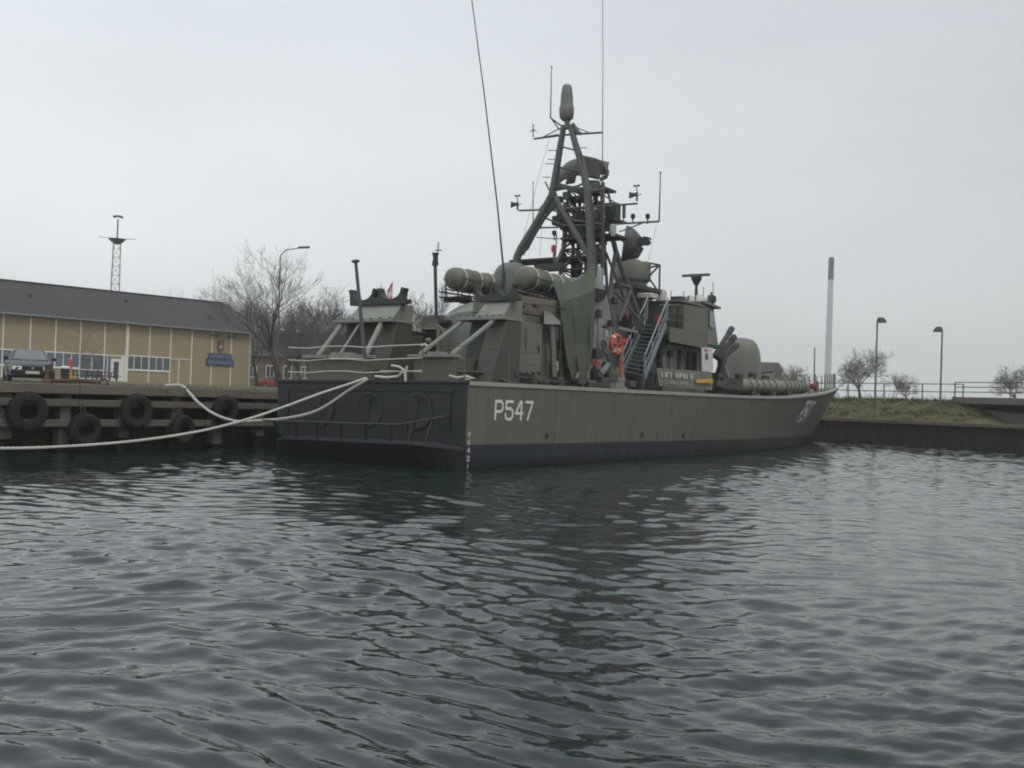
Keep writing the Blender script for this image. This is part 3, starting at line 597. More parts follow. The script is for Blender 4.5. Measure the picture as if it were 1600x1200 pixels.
# dark gear between the frame and the housing
mb = MB(); mb.box(1.2, 2.2, 3.5, 4.4, 2.25, 4.1); mb.build('gear_cabinet', gear, ship, bevel=.02)
# ---- rounded aft deckhouse with its arched doorway
dh = MB(); y0, y1 = 4.9, 8.6; prof = []
for i in range(15):
    a = math.pi*i/14; prof.append((1.85*math.cos(a), 3.65+1.30*math.sin(a)**.85 if 0 < i < 14 else 3.65))
prof = [(2.15, 2.2)] + prof + [(-2.15, 2.2)]
def ringp(y, s): return [L(x*s-.05, y, 2.2+(z-2.2)*s) for x, z in prof]
r0, r1, r2 = ringp(y0, .86), ringp(y0+.7, 1.0), ringp(y1, 1.0); n_ = len(prof)
dh.add(r0+r1+r2, [tuple(range(n_))] + [(k2*n_+i, (k2+1)*n_+i, (k2+1)*n_+i+1, k2*n_+i+1) for k2 in range(2) for i in range(n_-1)] + [tuple(reversed(range(2*n_, 3*n_)))])
dho = dh.build('aft_deckhouse', palegr, ship, smooth=True)
DY0 = 4.9; cx = P(686, 540, y=DY0).x
mb = MB(); arch = [(cx-.46, 2.3), (cx+.46, 2.3)] + [(cx+.46*math.cos(a), 3.72+.46*math.sin(a)) for a in np.linspace(0, math.pi, 13)]
mb.prism([L(x, DY0-.45, z) for x, z in arch], (0, .9, 0)); dw = mb.build('doorway', greyg, dho, smooth=True)
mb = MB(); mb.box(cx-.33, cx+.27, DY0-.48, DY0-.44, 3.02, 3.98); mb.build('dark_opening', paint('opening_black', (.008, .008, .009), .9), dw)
mb = MB()
for s_ in (-.36, .27): mb.box(cx+s_, cx+s_+.06, DY0-.52, DY0-.45, 2.95, 4.04)
mb.box(cx-.36, cx+.33, DY0-.52, DY0-.45, 3.98, 4.04); mb.lathe([(.02, 0), (.10, .1), (.12, .2), (.05, .26)], L(cx-.05, DY0-.5, 3.45), (0, 0, 1), 10); mb.build('door_frame', palegr, dw)
mb = MB(); a = P(660, 493, y=4.75); mb.box(a.x, a.x+.72, 4.72, 5.6, 3.5, a.z); mb.build('vent_box', olive, dho, bevel=.015)
mb = MB(); a = P(684, 500, y=4.6); mb.box(a.x, a.x+.32, 4.6, 5.0, a.z-.1, a.z); mb.build('lamp_shelf', gear, dho)
mb = MB()
for px, py in ((697, 468), (708, 468), (719, 467)):
    a = P(px, py, y=6.0); mb.lathe([(.10, 0), (.10, .55)], a, (0, 1, .1), 10, cap=False); mb.lathe([(.09, .02), (.0, .03)], a, (0, 1, .1), 10, cap=False)
mb.build('exhaust_pipes', rustm, dho)
mb = MB(); b0 = P(682, 481, y=4.6); tp = P(680, 415, y=4.6); mb.tube([b0-L(0, 0, .3), tp], .055, 8); mb.lathe([(.05, 0), (.10, .0), (.10, .14), (.05, .14)], tp, (0, 0, 1), 10); mb.lathe([(.07, .14), (.09, .34), (.11, .36), (.11, .40), (.02, .41)], tp, (0, 0, 1), 10)
a = P(685, 378, y=4.6); mb.tube([L(tp.x+.08, tp.y, tp.z+.1), a], .018, 5); mb.bar(P(680, 391, y=4.6), P(690, 391, y=4.6), .03); mb.build('stern_light_mast', gear, ship, smooth=True)
# walkway roof over the deckhouse carrying the rafts
mb = MB(); mb.box(-1.5, 1.5, 6.4, 9.4, 5.0, 5.08); rf_ = mb.build('raft_platform', gear, ship)
for (x, y) in ((-1.6, 7.8), (-.1, 7.8), (-1.6, 9.6), (-.1, 9.6), (-1.6, 11.5), (-.1, 11.5)): pass
# ---- funnel block and grey casing on the starboard side
mb = MB(); a, b_ = P(925, 420, 1.75), P(952, 440, 1.75); c, d = P(968, 602, 2.35), P(895, 600, 2.35)
mb.hexa([L(-1.9, 8.0, 2.2), L(2.35, 8.0, 2.2), L(2.35, 11.35, 2.2), L(-1.9, 11.6, 2.2), L(-1.2, 8.9, 6.0), L(1.55, 8.9, 6.0), L(1.62, 10.75, 6.0), L(-1.2, 10.75, 6.0)])
fun = mb.build('funnel_casing', paint('casing_grey', (.185, .195, .172), .55, .18, .9, .1, streak=.2, fine=.15), ship, bevel=.03)
mb = MB(); o = P(939, 450, 1.55); mb.lathe([(.26, -.35), (.26, .30), (.22, .40), (.12, .50), (.02, .52)], L(1.45, 10.45, 6.08), (0, 0, 1), 16); mb.build('vent_dome', paint('vent_grey', (.27, .285, .29), .5, .12), fun, smooth=True)
mb = MB(); a = P(935, 462, 1.95); mb.hexa([a+L(-.5, -.5, -.15), a+L(.0, -.5, -.15), a+L(.0, .35, -.15), a+L(-.5, .35, -.15), a+L(-.5, -.5, .22), a+L(.10, -.5, .22), a+L(.10, .55, .22), a+L(-.5, .55, .22)]); mb.build('ventilation_hood', gear, fun)
mb = MB(); a = P(942, 520, 2.25); mb.tube([a+L(.0, 0, .22), a+L(.1, 0, .18)], .06, 8, mi=1); mb.lathe([(.08, .05), (.11, -.15), (.13, -.17)], a+L(.08, .05, .05), (0, 0, 1), 10); mb.build('deck_lamp', [paint('pale_box', (0, 0, 0)), rustm], fun)
mb = MB(); a = P(941, 538, 2.28); mb.torus(a+L(.05, 0, 0), (1, 0, 0), .12, .035, 16, 6); mb.obox(P(932, 552, 2.3), L(.12, 0, 0), L(0, .28, 0), L(0, 0, .15)); mb.build('hose_valve', gear, fun)
rng = random.Random(31)
def fit(name, px, py, x, a, b_, c, mat, par, bev=.012): mb = MB(); mb.obox(P(px, py, x), L(a, 0, 0), L(0, b_, 0), L(0, 0, c)); return mb.build(name, mat, par, bevel=bev)
def run(name, pts, r_, mat, par): mb = MB(); mb.tube(pts, r_, 6); return mb.build(name, mat, par, smooth=True)
for px, py, x, b_, c in ((955, 505, 2.05, .14, .10), (936, 490, 2.0, .10, .14), (948, 575, 2.32, .16, .2), (957, 590, 2.5, .25, .14), (930, 585, 2.6, .2, .18), (968, 560, 2.35, .10, .3), (960, 470, 1.8, .10, .12)): fit('junction_box', px, py, x, .09, b_, c, rng.choice((gear, olived, greyg)), fun)
for pts, r_ in (([P(950, 462, 1.85), P(957, 505, 2.08), P(962, 580, 2.34)], .025), ([P(934, 480, 1.98), P(934, 520, 2.2), P(932, 578, 2.4)], .02), ([P(930, 548, 2.25), P(946, 552, 2.25), P(952, 566, 2.3)], .03), ([P(955, 440, 1.7), P(966, 500, 2.1), P(970, 545, 2.3)], .018)): run('pipe_run', pts, r_, rng.choice((gear, olived)), fun)
for px, py, b_, c, m_ in ((815, 478, .10, .05, gear), (838, 478, .12, .05, rustm), (868, 520, .10, .2, olived), (874, 556, .14, .16, gear), (878, 585, .2, .14, olived), (795, 545, .05, .25, gear)): fit('side_fitting', px, py, X+.02, .06, b_, c, m_, sh_)
for pts, r_ in (([P(792, 472, X-.05), P(845, 476, X-.05), P(885, 482, X-.1)], .022), ([P(853, 520, X+.05), P(855, 596, X+.1)], .02), ([P(876, 492, X), P(876, 596, X+.06)], .025), ([P(806, 588, X+.25), P(850, 594, X+.25), P(900, 598, X+.2)], .03)): run('conduit', pts, r_, olived, sh_)
for i in range(5): fit('panel_hinge', 806+i*9, 584-.3*i, X+.27, .03, .05, .05, gear, sh_)
fit('panel_handle', 842, 545, X+.2, .02, .02, .12, gear, sh_); fit('panel_seam', 822, 543, X+.185, .012, .012, .55, olived, sh_, 0)
mb = MB()
for i in range(9): mb.tube([P(836+i*5, 598-rng.uniform(0, 3), 3.1), P(840+i*5, 594+rng.uniform(0, 4), 2.9), P(845+i*5, 599, 3.0)], .035, 5)
mb.build('deck_hose', olived, ship, smooth=True)
# the smoke turret behind the rafts
mb = MB(); mb.lathe([(.62, -.6), (.62, .3), (.5, .5), (.3, .62), (.02, .66)], P(800, 440, -.6), (0, 0, 1), 18); mb.build('exhaust_cowl', paint('cowl_grey', (.105, .115, .10), .55, .15, 2, .05), ship, smooth=True)
# ---- bridge, lower house, walkway
mb = MB(); mb.hexa([L(-1.9, 15.2, 2.2), L(1.9, 15.2, 2.2), L(1.75, 20.2, 2.2), L(-1.75, 20.2, 2.2), L(-1.9, 15.2, 4.25), L(1.9, 15.2, 4.25), L(1.75, 20.2, 4.25), L(-1.75, 20.2, 4.25)]); lo_ = mb.build('lower_house', greyg, ship, bevel=.02)
for px, wd_ in ((1062, .20), (1078, .32), (1088, .18)):
    a = P(px, 570, 1.92); mb = MB(); mb.box(1.80, 1.93, a.y-wd_/2, a.y+wd_/2, 2.7, 4.0); mb.build('side_door', gear, lo_)
mb = MB(); a = P(1050, 545, 1.95); mb.bar(P(1040, 541, 2.0), P(1062, 543, 2.0), .10, .06); mb.bar(P(1062, 543, 2.0), P(1072, 556, 2.0), .08, .06); mb.build('drip_rail', palegr, lo_)
mb = MB(); mb.bar(P(1050, 528, 2.3), P(1030, 566, 2.3), .07, .07); mb.build('diagonal_strut', gear, lo_)
mb = MB(); mb.box(-2.1, 2.30, 14.05, 15.0, 4.46, 4.58); mb.box(-2.1, 2.40, 15.0, 20.0, 4.25, 4.36); wk = mb.build('bridge_deck', gear, ship)
BY0, BY1 = P(1068, 500, 2.4).y, P(1106, 500, 2.4).y
mb = MB(); mb.hexa([L(2.32, 14.6, 4.36), L(2.42, 14.6, 4.20), L(2.42, BY1, 4.15), L(2.32, BY1, 4.36), L(2.32, 14.6, 4.75), L(2.42, 14.6, 4.75), L(2.42, BY1, 4.75), L(2.32, BY1, 4.75)])
mb.hexa([L(2.2, BY0, 4.36), L(2.42, BY0, 4.76), L(2.42, BY1, 4.76), L(2.2, BY1, 4.36), L(2.2, BY0, 5.72), L(2.40, BY0, 5.72), L(2.40, BY1, 5.78), L(2.2, BY1, 5.78)]); bw = mb.build('bridge_bulwark', olive, ship)
mb = MB(); mb.box(-2.1, 2.15, 15.9, BY1-.05, 4.37, 5.82); mb.box(-2.2, 2.30, 15.8, BY1+.05, 5.82, 5.90); mb.build('bridge_house', olive, ship, bevel=.015)
mb = MB(); mb.hexa([L(-1.9, BY1-.05, 4.3), L(2.1, BY1-.05, 4.3), L(1.85, 21.0, 4.3), L(-1.65, 21.0, 4.3), L(-1.9, BY1-.05, 6.0), L(2.1, BY1-.05, 6.0), L(1.75, 20.6, 6.0), L(-1.55, 20.6, 6.0)]); mb.hexa([L(-2, BY1, 6.0), L(2.25, BY1, 6.0), L(1.95, 20.95, 6.0), L(-1.75, 20.95, 6.0), L(-2, BY1, 6.10), L(2.25, BY1, 6.10), L(1.95, 20.95, 6.10), L(-1.75, 20.95, 6.10)])
wh = mb.build('wheelhouse', greyg, ship, bevel=.015)
for i, (ya, yb) in enumerate(((18.75, 19.35), (19.6, 20.3))):
    def wx(y): return 2.1 - (y-BY1)*(.30/(21.0-BY1)) + .012
    mb = MB(); mb.prism([L(wx(ya), ya, 5.15), L(wx(yb), yb, 5.15), L(wx(yb)-.02, yb, 5.82), L(wx(ya)-.02, ya, 5.82)], (.02, 0, 0)); wn = mb.build('wheelhouse_window', [paint('bright_glass', (.45, .47, .47), .1, .1), glassm][i], wh)
for x in (-1.2, -.4, .4, 1.2):
    mb = MB(); mb.box(x-.3, x+.3, 20.93, 20.99, 5.2, 5.8); mb.build('wheelhouse_window', glassm, wh)
mb = MB(); mb.box(2.0, 2.33, 16.2, 16.9, 4.8, 5.75); mb.build('bridge_doorway', paint('opening_black', (0, 0, 0)), bw)
# stowed white canvas bags and fittings on the bridge roof
rng = random.Random(4)
for (px, py, s_) in ((1078, 470, .46), (1093, 470, .50), (1103, 472, .34)):
    a = P(px, py, 1.3); mb = MB(); mb.lathe([(.02, -.5*s_), (.42*s_, -.42*s_), (.5*s_, -.1*s_), (.46*s_, .25*s_), (.3*s_, .48*s_), (.02, .55*s_)], a + L(0, 0, .0), (rng.uniform(-.3, .3), .5, .75), 12)
    tag(mb.build('canvas_bundle', offw, None, smooth=True), None); o = bpy.data.objects[-1] if False else None
for ob in [x for x in bpy.data.objects if x.name.startswith('canvas_bundle')]: ob.parent = wh
for px in (1074, 1085, 1106, 1110): mb = MB(); a = P(px, 474, 1.5); mb.tube([a, a+L(0, .1, rng.uniform(.25, .5))], .045, 6); mb.build('roof_post', gear, wh)
mb = MB(); mb.obox(P(1060, 470, 1.2), L(.25, 0, 0), L(0, .22, 0), L(0, 0, .17)); mb.build('roof_locker', olived, wh, bevel=.02)
mb = MB(); a = P(1112, 478, .8); mb.lathe([(.12, -.1), (.12, .15), (.20, .2), (.20, .42), (.05, .5)], a, (0, 0, 1), 12); mb.build('signal_searchlight', gear, wh, smooth=True)
a = P(1088, 462, .6); tp = P(1088, 446, .6); mb = MB(); mb.tube([a-L(0, 0, .3), tp], [.09, .06], 8); mb.lathe([(.08, 0), (.22, .25), (.24, .4), (.10, .46)], tp, (0, 0, 1), 12); nr = mb.build('navigation_radar', gear, ship, smooth=True)
mb = MB(); l_, r_ = P(1066, 431, y=a.y), P(1109, 429, y=a.y); mb.bar(l_, r_, .16, .11); mb.build('radar_bar', mastm, nr, bevel=.02)
# ---- side ladder
lb0, rb0 = P(973, 583, y=11.4), P(1007, 590, y=11.4); lt0, rt0 = P(1008, 505, y=14.0), P(1040, 507, y=14.0)
mb = MB(); mb.bar(lb0, lt0, .05, .20); mb.bar(rb0, rt0, .05, .20); ld = mb.build('boarding_ladder', stepm, ship)
for i in range(13):
    f = (i+.5)/13; mb = MB(); mb.bar(lb0.lerp(lt0, f), rb0.lerp(rt0, f), .20, .035); mb.build('step', stepm, ld)
up_ = L(0, 0, .78)
for a, b_ in ((lb0, lt0), (rb0, rt0)):
    mb = MB(); e_ = (b_-a); mb.tube([a+up_*.05, a+up_, b_+up_, b_+up_*1.05+e_.normalized()*.35, b_+e_.normalized()*.3], .024, 6)
    for f in (.33, .66, 1): mb.tube([a.lerp(b_, f), a.lerp(b_, f)+up_], .018, 5)
    mb.tube([a+up_*.5, b_+up_*.5], .015, 5); mb.build('handrail', galv, ld, smooth=True)
for px, py, x, a, b_, c, m_ in ((1048, 552, 1.96, .05, .16, .12, gear), (1040, 585, 2.4, .2, .3, .2, olived), (1012, 575, 2.2, .2, .25, .25, gear), (1020, 545, 1.95, .06, .2, .25, olived), (1036, 560, 1.95, .05, .08, .3, palegr), (1055, 590, 2.6, .15, .4, .15, gear), (1120, 590, 2.2, .2, .3, .2, gear), (1117, 600, 2.6, .3, .5, .12, olived)): fit('house_fitting', px, py, x, a, b_, c, m_, lo_)
for pts in ([P(1046, 548, 1.95), P(1046, 600, 2.0)], [P(1022, 530, 1.9), P(1024, 600, 2.0)], [P(1094, 548, 1.95), P(1094, 598, 2.0)]): run('house_pipe', pts, .03, olived, lo_)
for px, py, a, b_, c in ((1048, 505, .04, .2, .5), (1056, 500, .05, .12, .3), (1044, 525, .06, .2, .16), (1064, 520, .05, .1, .2)): fit('wing_locker', px, py, 2.12, a, b_, c, rng.choice((gear, olived, greyg)), bw)
for pts in ([P(1030, 476, 2.3), P(1042, 476, 2.3), P(1062, 477, 2.3)], [P(1042, 476, 2.3), P(1042, 520, 2.3)], [P(1053, 477, 2.3), P(1053, 516, 2.3)]): run('wing_rail', pts, .018, greyg, bw)
for px, py, h in ((1048, 474, .5), (1056, 476, .3), (1068, 470, .4), (1099, 466, .5), (1114, 462, .6), (1118, 474, .25)): a = P(px, py, 1.2); run('roof_aerial', [a, a+L(0, 0, h)], .016, gear, wh)
# ---- lattice mast
ms = MB(); YM = 10.2
def A(px, py, y=YM): return P(px, py, y=y)
ms.tube([A(806, 418), A(808, 402), A(814, 388), A(840, 345), A(862, 305), A(869, 268), A(876, 225), A(881, 196)], [.15, .15, .145, .13, .13, .13, .12, .10], 10)
mast = ms.build('lattice_mast', mastm, ship, smooth=True)
def mpart(name, fn, mat=mastm, smooth=True, par=None):
    b2 = MB(); fn(b2); return b2.build(name, mat, par or mast, smooth=smooth)
mpart('mast_leg', lambda b: b.tube([A(925, 432), A(924, 380), A(918, 300), A(911, 262), A(899, 225), A(891, 196)], [.18, .165, .145, .135, .12, .10], 10))
mpart('mast_brace', lambda b: b.tube([A(864, 300), A(876, 325), A(900, 365), A(922, 402), A(926, 418)], [.10, .105, .11, .115, .11], 10))
mpart('mast_brace', lambda b: b.tube([A(816, 398), A(824, 385), A(850, 342), A(866, 322)], [.06, .06, .06, .06], 6))
mpart('mast_gusset', lambda b: b.prism([A(855, 318), A(861, 304), A(870, 318), A(864, 330), A(857, 330)], (0, .06, 0)), smooth=False)
mpart('mast_post', lambda b: b.tube([P(941, 430, y=10.9), P(942, 285, y=10.9)], .075, 8))
mpart('forward_leg', lambda b: b.tube([P(944, 318, y=11.4), P(962, 392, y=11.8), P(1000, 500, y=13.4)], [.08, .10, .10], 8))
mpart('forward_leg', lambda b: b.tube([P(962, 395, y=11.8), P(956, 430, y=11.8), P(953, 470, y=11.4)], .085, 8))
mpart('forward_brace', lambda b: [b.tube([P(960, 443, y=12), P(987, 450, y=12)], .07, 6), b.tube([P(986, 452, y=12.4), P(967, 502, y=11.7)], .075, 6), b.tube([P(960, 455, y=12), P(1000, 500, y=12.8)], .045, 6), b.tube([P(947, 395, y=11), P(975, 465, y=12.2)], .05, 6)])
# inner tower
XT = (P(880, 360, y=11.6).x, P(934, 360, y=11.6).x); cz0, cz1 = 5.9, P(905, 296, y=11.6).z
cx = (XT[0]+XT[1])/2; hw0, hw1 = .66, .44; YT = 11.9
def tw_(sx_, sy_, z): f = (z-cz0)/(cz1-cz0); h = hw0*(1-f)+hw1*f; return L(cx+sx_*h, YT+sy_*h, z)
def tower(b):
    lv = [cz0 + (cz1-cz0)*i/5 for i in range(6)]
    for s1, s2 in ((-1, -1), (1, -1), (1, 1), (-1, 1)): b.tube([tw_(s1, s2, cz0), tw_(s1, s2, cz1)], .06, 6)
    cs = [(-1, -1), (1, -1), (1, 1), (-1, 1)]
    for i in range(5):
        for k2 in range(4):
            p, q_ = cs[k2], cs[(k2+1) % 4]; b.tube([tw_(*p, lv[i]), tw_(*q_, lv[i+1])], .032, 5); b.tube([tw_(*q_, lv[i]), tw_(*p, lv[i+1])], .028, 5); b.tube([tw_(*p, lv[i+1]), tw_(*q_, lv[i+1])], .04, 5)
mpart('inner_tower', tower)
rng = random.Random(12)
def clutter(b): # cable trunks, boxes and lamps inside the tower
    for i in range(26):
        z = rng.uniform(cz0+.3, cz1-.2); b.obox(L(cx+rng.uniform(-.55, .65), YT+rng.uniform(-.55, .5), z), L(rng.uniform(.05, .16), 0, 0), L(0, rng.uniform(.05, .15), 0), L(0, 0, rng.uniform(.06, .24)))
    for i in range(7): x = cx + rng.uniform(-.4, .5); b.tube([L(x, YT-.3, cz0), L(x+rng.uniform(-.1, .1), YT-.2, cz1-.2)], rng.uniform(.02, .05), 5)
mpart('cable_trunks_and_boxes', clutter, gear, False)
mpart('tower_ladder', lambda b: [b.tube([P(x, 405, y=11.1), P(x+1, 300, y=11.1)], .016, 4) for x in (911, 921)] + [b.tube([P(911, y_, y=11.1), P(921, y_, y=11.1)], .012, 4) for y_ in range(302, 405, 7)], gear)
def plat(py, x0, x1, name):
    def fn(b):
        a, c = P(x0, py, y=11.2), P(x1, py, y=11.2); b.box(a.x, c.x, 11.0, 12.1, a.z-.04, a.z+.04)
    return mpart(name, fn, gear, False)
plat(350, 866, 962, 'mast_platform'); plat(374, 880, 966, 'mast_platform'); plat(297, 902, 945, 'mast_platform'); plat(409, 800, 925, 'mast_base_platform')
for px, py, yy, a_, b2_, c_ in ((958, 332, 11.4, .2, .2, .32), (905, 365, 11.3, .33, .2, .25), (940, 353, 11.2, .30, .2, .18), (877, 345, 11.2, .28, .2, .16), (860, 418, 9.6, .55, .2, .12)): mpart('equipment_box', lambda b: b.obox(P(px, py, y=yy), L(a_, 0, 0), L(0, b2_, 0), L(0, 0, c_)), gear, False)
mpart('pale_insulator', lambda b: b.lathe([(.07, -.2), (.12, -.05), (.12, .2), (.06, .22)], P(958, 360, y=10.9), (0, 0, 1), 8), offw)
for pts, r_ in (([A(868, 290), A(905, 300), A(944, 296)], .045), ([A(864, 298), A(902, 291), A(915, 285)], .04), ([A(852, 322), A(900, 345), A(940, 350)], .035), ([A(876, 327), A(940, 322)], .035), ([A(845, 338), A(880, 352), A(918, 352)], .035), ([A(876, 262), A(912, 268)], .035), ([A(880, 230), A(904, 236)], .03), ([P(870, 320, y=11), P(885, 375, y=11.3), P(868, 415, y=10.6)], .065), ([P(930, 300, y=11.4), P(938, 345, y=11.6), P(905, 375, y=11.6)], .045), ([P(940, 330, y=11), P(920, 372, y=11.2), P(942, 405, y=11)], .05), ([P(890, 376, y=11.4), P(910, 412, y=11)], .05), ([P(912, 376, y=11.4), P(886, 412, y=11)], .045), ([P(943, 352, y=11), P(975, 378, y=12.4)], .04), ([P(950, 300, y=11), P(962, 350, y=11.4)], .045)):
    mpart('mast_cross_tube', lambda b: b.tube(pts, r_, 6))
for pts in ([A(866, 300), A(850, 338), A(822, 392)], [A(921, 420), A(915, 300), A(905, 240)], [A(930, 425), A(926, 360), A(921, 300)], [P(938, 430, y=10.7), P(938, 300, y=10.7)], [A(874, 250), A(868, 300)]):
    mpart('cable_run', lambda b: b.tube([p+L(.12, -.10, 0) for p in pts], .022, 4), gear)
for i in range(9): mpart('step_rung', lambda b: b.tube([A(877-i*1.2, 222+i*9), A(871-i*1.2, 223+i*9)], .014, 4), gear)
rng = random.Random(21)
for i in range(22):
    px, py = rng.uniform(872, 942), rng.uniform(302, 408); a_, b2_, c_ = rng.uniform(.04, .14), rng.uniform(.05, .12), rng.uniform(.05, .16)
    mpart('mast_fitting', lambda b: b.obox(P(px, py, y=11.05+rng.uniform(0, .8)), L(a_, 0, 0), L(0, b2_, 0), L(0, 0, c_)), gear if i % 3 else mastm, False)
for py, x0, x1 in ((341, 868, 960), (366, 884, 964)): mpart('platform_rail', lambda b: [b.tube([P(x0, py, y=11.0), P(x1, py-1, y=11.0)], .014, 4)] + [b.tube([P(x, py, y=11.0), P(x, py+9, y=11.0)], .012, 4) for x in range(x0, x1+1, 15)], gear)
# yards
def topyard(b):
    b.tube([A(834, 217), A(880, 211), A(941, 207)], .035, 6); b.tube([A(849, 214), A(878, 199)], .022, 5); b.tube([A(850, 214), A(872, 210)], .02, 5); b.tube([A(893, 196), A(922, 208)], .02, 5)
    b.tube([A(860, 184), A(879, 198)], .03, 5); b.tube([A(862, 186), A(874, 203)], .025, 5); b.tube([A(880, 197), A(908, 209)], .06, 6); b.tube([A(895, 193), A(905, 208)], .06, 6)
ty = mpart('top_yard', topyard)
mpart('lower_yard', lambda b: [b.tube([A(811, 329), A(840, 328), A(870, 326), A(943, 322), A(996, 318)], .035, 6), b.tube([A(842, 328), A(858, 308)], .03, 5), b.tube([A(967, 321), A(936, 300)], .025, 5)])
mpart('signal_yard', lambda b: [b.tube([A(838, 356), A(875, 355)], .032, 5), b.tube([P(962, 350, y=11.2), P(1030, 346, y=11.2)], .035, 6), b.tube([P(1003, 349, y=11.2), P(968, 362, y=11.2)], .025, 5)])
mpart('lower_spar', lambda b: b.tube([A(838, 371), A(868, 373), A(885, 373)], .018, 5))
mpart('side_antenna', lambda b: [b.tube([A(x0, y_), A(x1, y_)], .018, 4) for x0, x1, y_ in ((856, 869, 235), (856, 868, 249), (848, 860, 277), (902, 917, 231), (852, 866, 256))] + [b.tube([A(852, 284), A(858, 297)], .03, 5)])
mpart('pole_antenna', lambda b: [b.tube([A(833, 214), A(833, 194)], .022, 5), b.tube([A(830, 204), A(837, 203)], .02, 4), b.tube([A(827, 207), A(833, 204), A(840, 206)], .01, 4)])
for pts, r_ in (([A(860, 184), A(862, 106)], .014), ([A(833, 352), A(833, 287)], .012), ([P(1030, 345, y=11.2), P(1032, 271, y=11.2)], .016), ([A(941, 320), A(942, 100), A(941, -160)], .011)):
    mpart('whip_antenna', lambda b: [b.tube(pts, [r_*1.8] + [r_]*(len(pts)-1), 5), b.lathe([(r_*1.5, 0), (r_*2.6, .02), (r_*1.5, .06)], pts[-1], (0, 0, 1), 6)], gear)
mpart('halyard', lambda b: [b.tube([A(858, 218), A(838, 290), A(812, 395)], .007, 3), b.tube([P(1026, 352, y=11.2), P(1009, 425, y=13)], .007, 3), b.tube([A(848, 332), A(843, 405)], .006, 3), b.tube([A(870, 330), A(868, 400)], .008, 3)], wire)
for px, py, yy in ((845, 347, YM), (989, 340, 11.2), (1012, 340, 11.2), (875, 345, YM), (866, 366, YM)):
    def lampy(b):
        a = P(px, py, y=yy); b.tube([a-L(0, 0, .22), a-L(0, 0, .05)], .025, 5); b.lathe([(.05, -.05), (.085, .02), (.085, .10), (.03, .14)], a, (0, 0, 1), 8)
    mpart('signal_lamp', lampy, gear)
mpart('flat_antenna', lambda b: [b.obox(P(975, 331, y=11.2), L(.05, 0, 0), L(0, .04, 0), L(0, 0, .22)), b.tube([P(974, 349, y=11.2), P(974, 335, y=11.2)], .02, 4)], mastm, False)
mpart('red_lamp', lambda b: [b.lathe([(.07, 0), (.09, .05), (.09, .22), (.04, .26)], A(865, 394), (0, 0, 1), 8), b.tube([A(866, 410), A(866, 393)], .05, 6, mi=1), b.tube([A(868, 400), A(870, 366)], .022, 5, mi=1)], [paint('lamp_red', (.45, .06, .04), .4), mastm])
for px, py in ((806, 318), (992, 303)): # wind vanes with cups at the yard ends
    def vane(b, a=A(px, py)):
        b.tube([a+L(.08, 0, -.25), a+L(.08, 0, .05)], .035, 6); b.tube([a+L(.08, 0, .05), a+L(.06, 0, .25)], .018, 5)
        b.prism([a+L(-.22, 0, -.14), a+L(.08, 0, -.06), a+L(.10, 0, .03), a+L(-.06, 0, .04), a+L(-.22, 0, .09)], (0, .03, 0))
        for k2 in (-1, 1): b.lathe([(.02, 0), (.05, .03), (.05, .06)], a+L(.06+.07*k2, 0, .24), (0, 0, 1), 6)
        b.tube([a+L(-.02, 0, .26), a+L(.14, 0, .26)], .012, 4); b.tube([a+L(.05, 0, -.1), a+L(.24, 0, -.02)], .015, 4)
    mpart('wind_vane', vane, gear, False)
# top pod
def pod(b):
    a, t_ = A(885, 190), A(885, 132); h = t_.z-a.z
    pr = [(.02, 0), (.14, .02), (.25, .10), (.27, .22), (.27, .36), (.26, .38), (.235, .45), (.22, .7), (.18, .92), (.12, .985), (.02, 1.0)]
    b.lathe([(r_, z*h) for r_, z in pr], a, (0, 0, 1), 10)
mpart('radome_neck', lambda b: b.lathe([(.13, 0), (.09, .12), (.12, .28)], A(886, 201), (0, 0, 1), 10))
mpart('top_radome', pod, paint('radome_grey', (.13, .135, .125), .5, .15, 2))
# search radar
sr = P(899, 262, x=.15); sy = sr.y
def refl(b):
    vs = []; nu, nv_ = 12, 6
    for t_ in (0, .06):
        for i in range(nu+1):
            for j in range(nv_+1):
                u = i/nu*2-1; v = j/nv_*2-1; wd = 1.0-.25*u*u
                vs.append(sr + L(u*1.15, .50*u*u+t_-.22*u + .12*v*v, .31*v*wd + .05 - .12*u*u))
    m1 = (nu+1)*(nv_+1); k4 = nv_+1
    fs = [(i*k4+j, (i+1)*k4+j, (i+1)*k4+j+1, i*k4+j+1) for i in range(nu) for j in range(nv_)]
    fs += [tuple(m1+x for x in reversed(f)) for f in fs]
    ed = [i*k4 for i in range(nu)] + [nu*k4+j for j in range(nv_)] + [i*k4+nv_ for i in range(nu, 0, -1)] + [j for j in range(nv_, 0, -1)]
    fs += [(ed[(i+1) % len(ed)], ed[i], m1+ed[i], m1+ed[(i+1) % len(ed)]) for i in range(len(ed))]
    b.add(vs, fs)
ra = mpart('search_radar', refl, paint('radar_brown_grey', (.12, .115, .095), .6, .2, 3, .1), True)
mpart('back_frame', lambda b: [b.obox(P(922, 263, y=sy-.22), L(.34, .05, -.05), L(0, .15, 0), L(.04, 0, .30)), b.tube([P(906, 245, y=sy), P(930, 250, y=sy), P(944, 258, y=sy), P(949, 268, y=sy), P(947, 276, y=sy), P(938, 281, y=sy)], .075, 8), b.tube([P(905, 250, y=sy+.3), P(937, 258, y=sy+.3), P(935, 280, y=sy+.3), P(915, 275, y=sy+.3), P(905, 250, y=sy+.3)], .035, 5)], mastm, True, ra)
mpart('feed_horn', lambda b: [b.tube([P(904, 268, y=sy), P(898, 276, y=sy), P(893, 280, y=sy-.3)], .03, 5), b.obox(P(892, 282, y=sy-.3), L(.14, 0, 0), L(0, .1, .03), L(.03, 0, .12))], gear, False, ra)
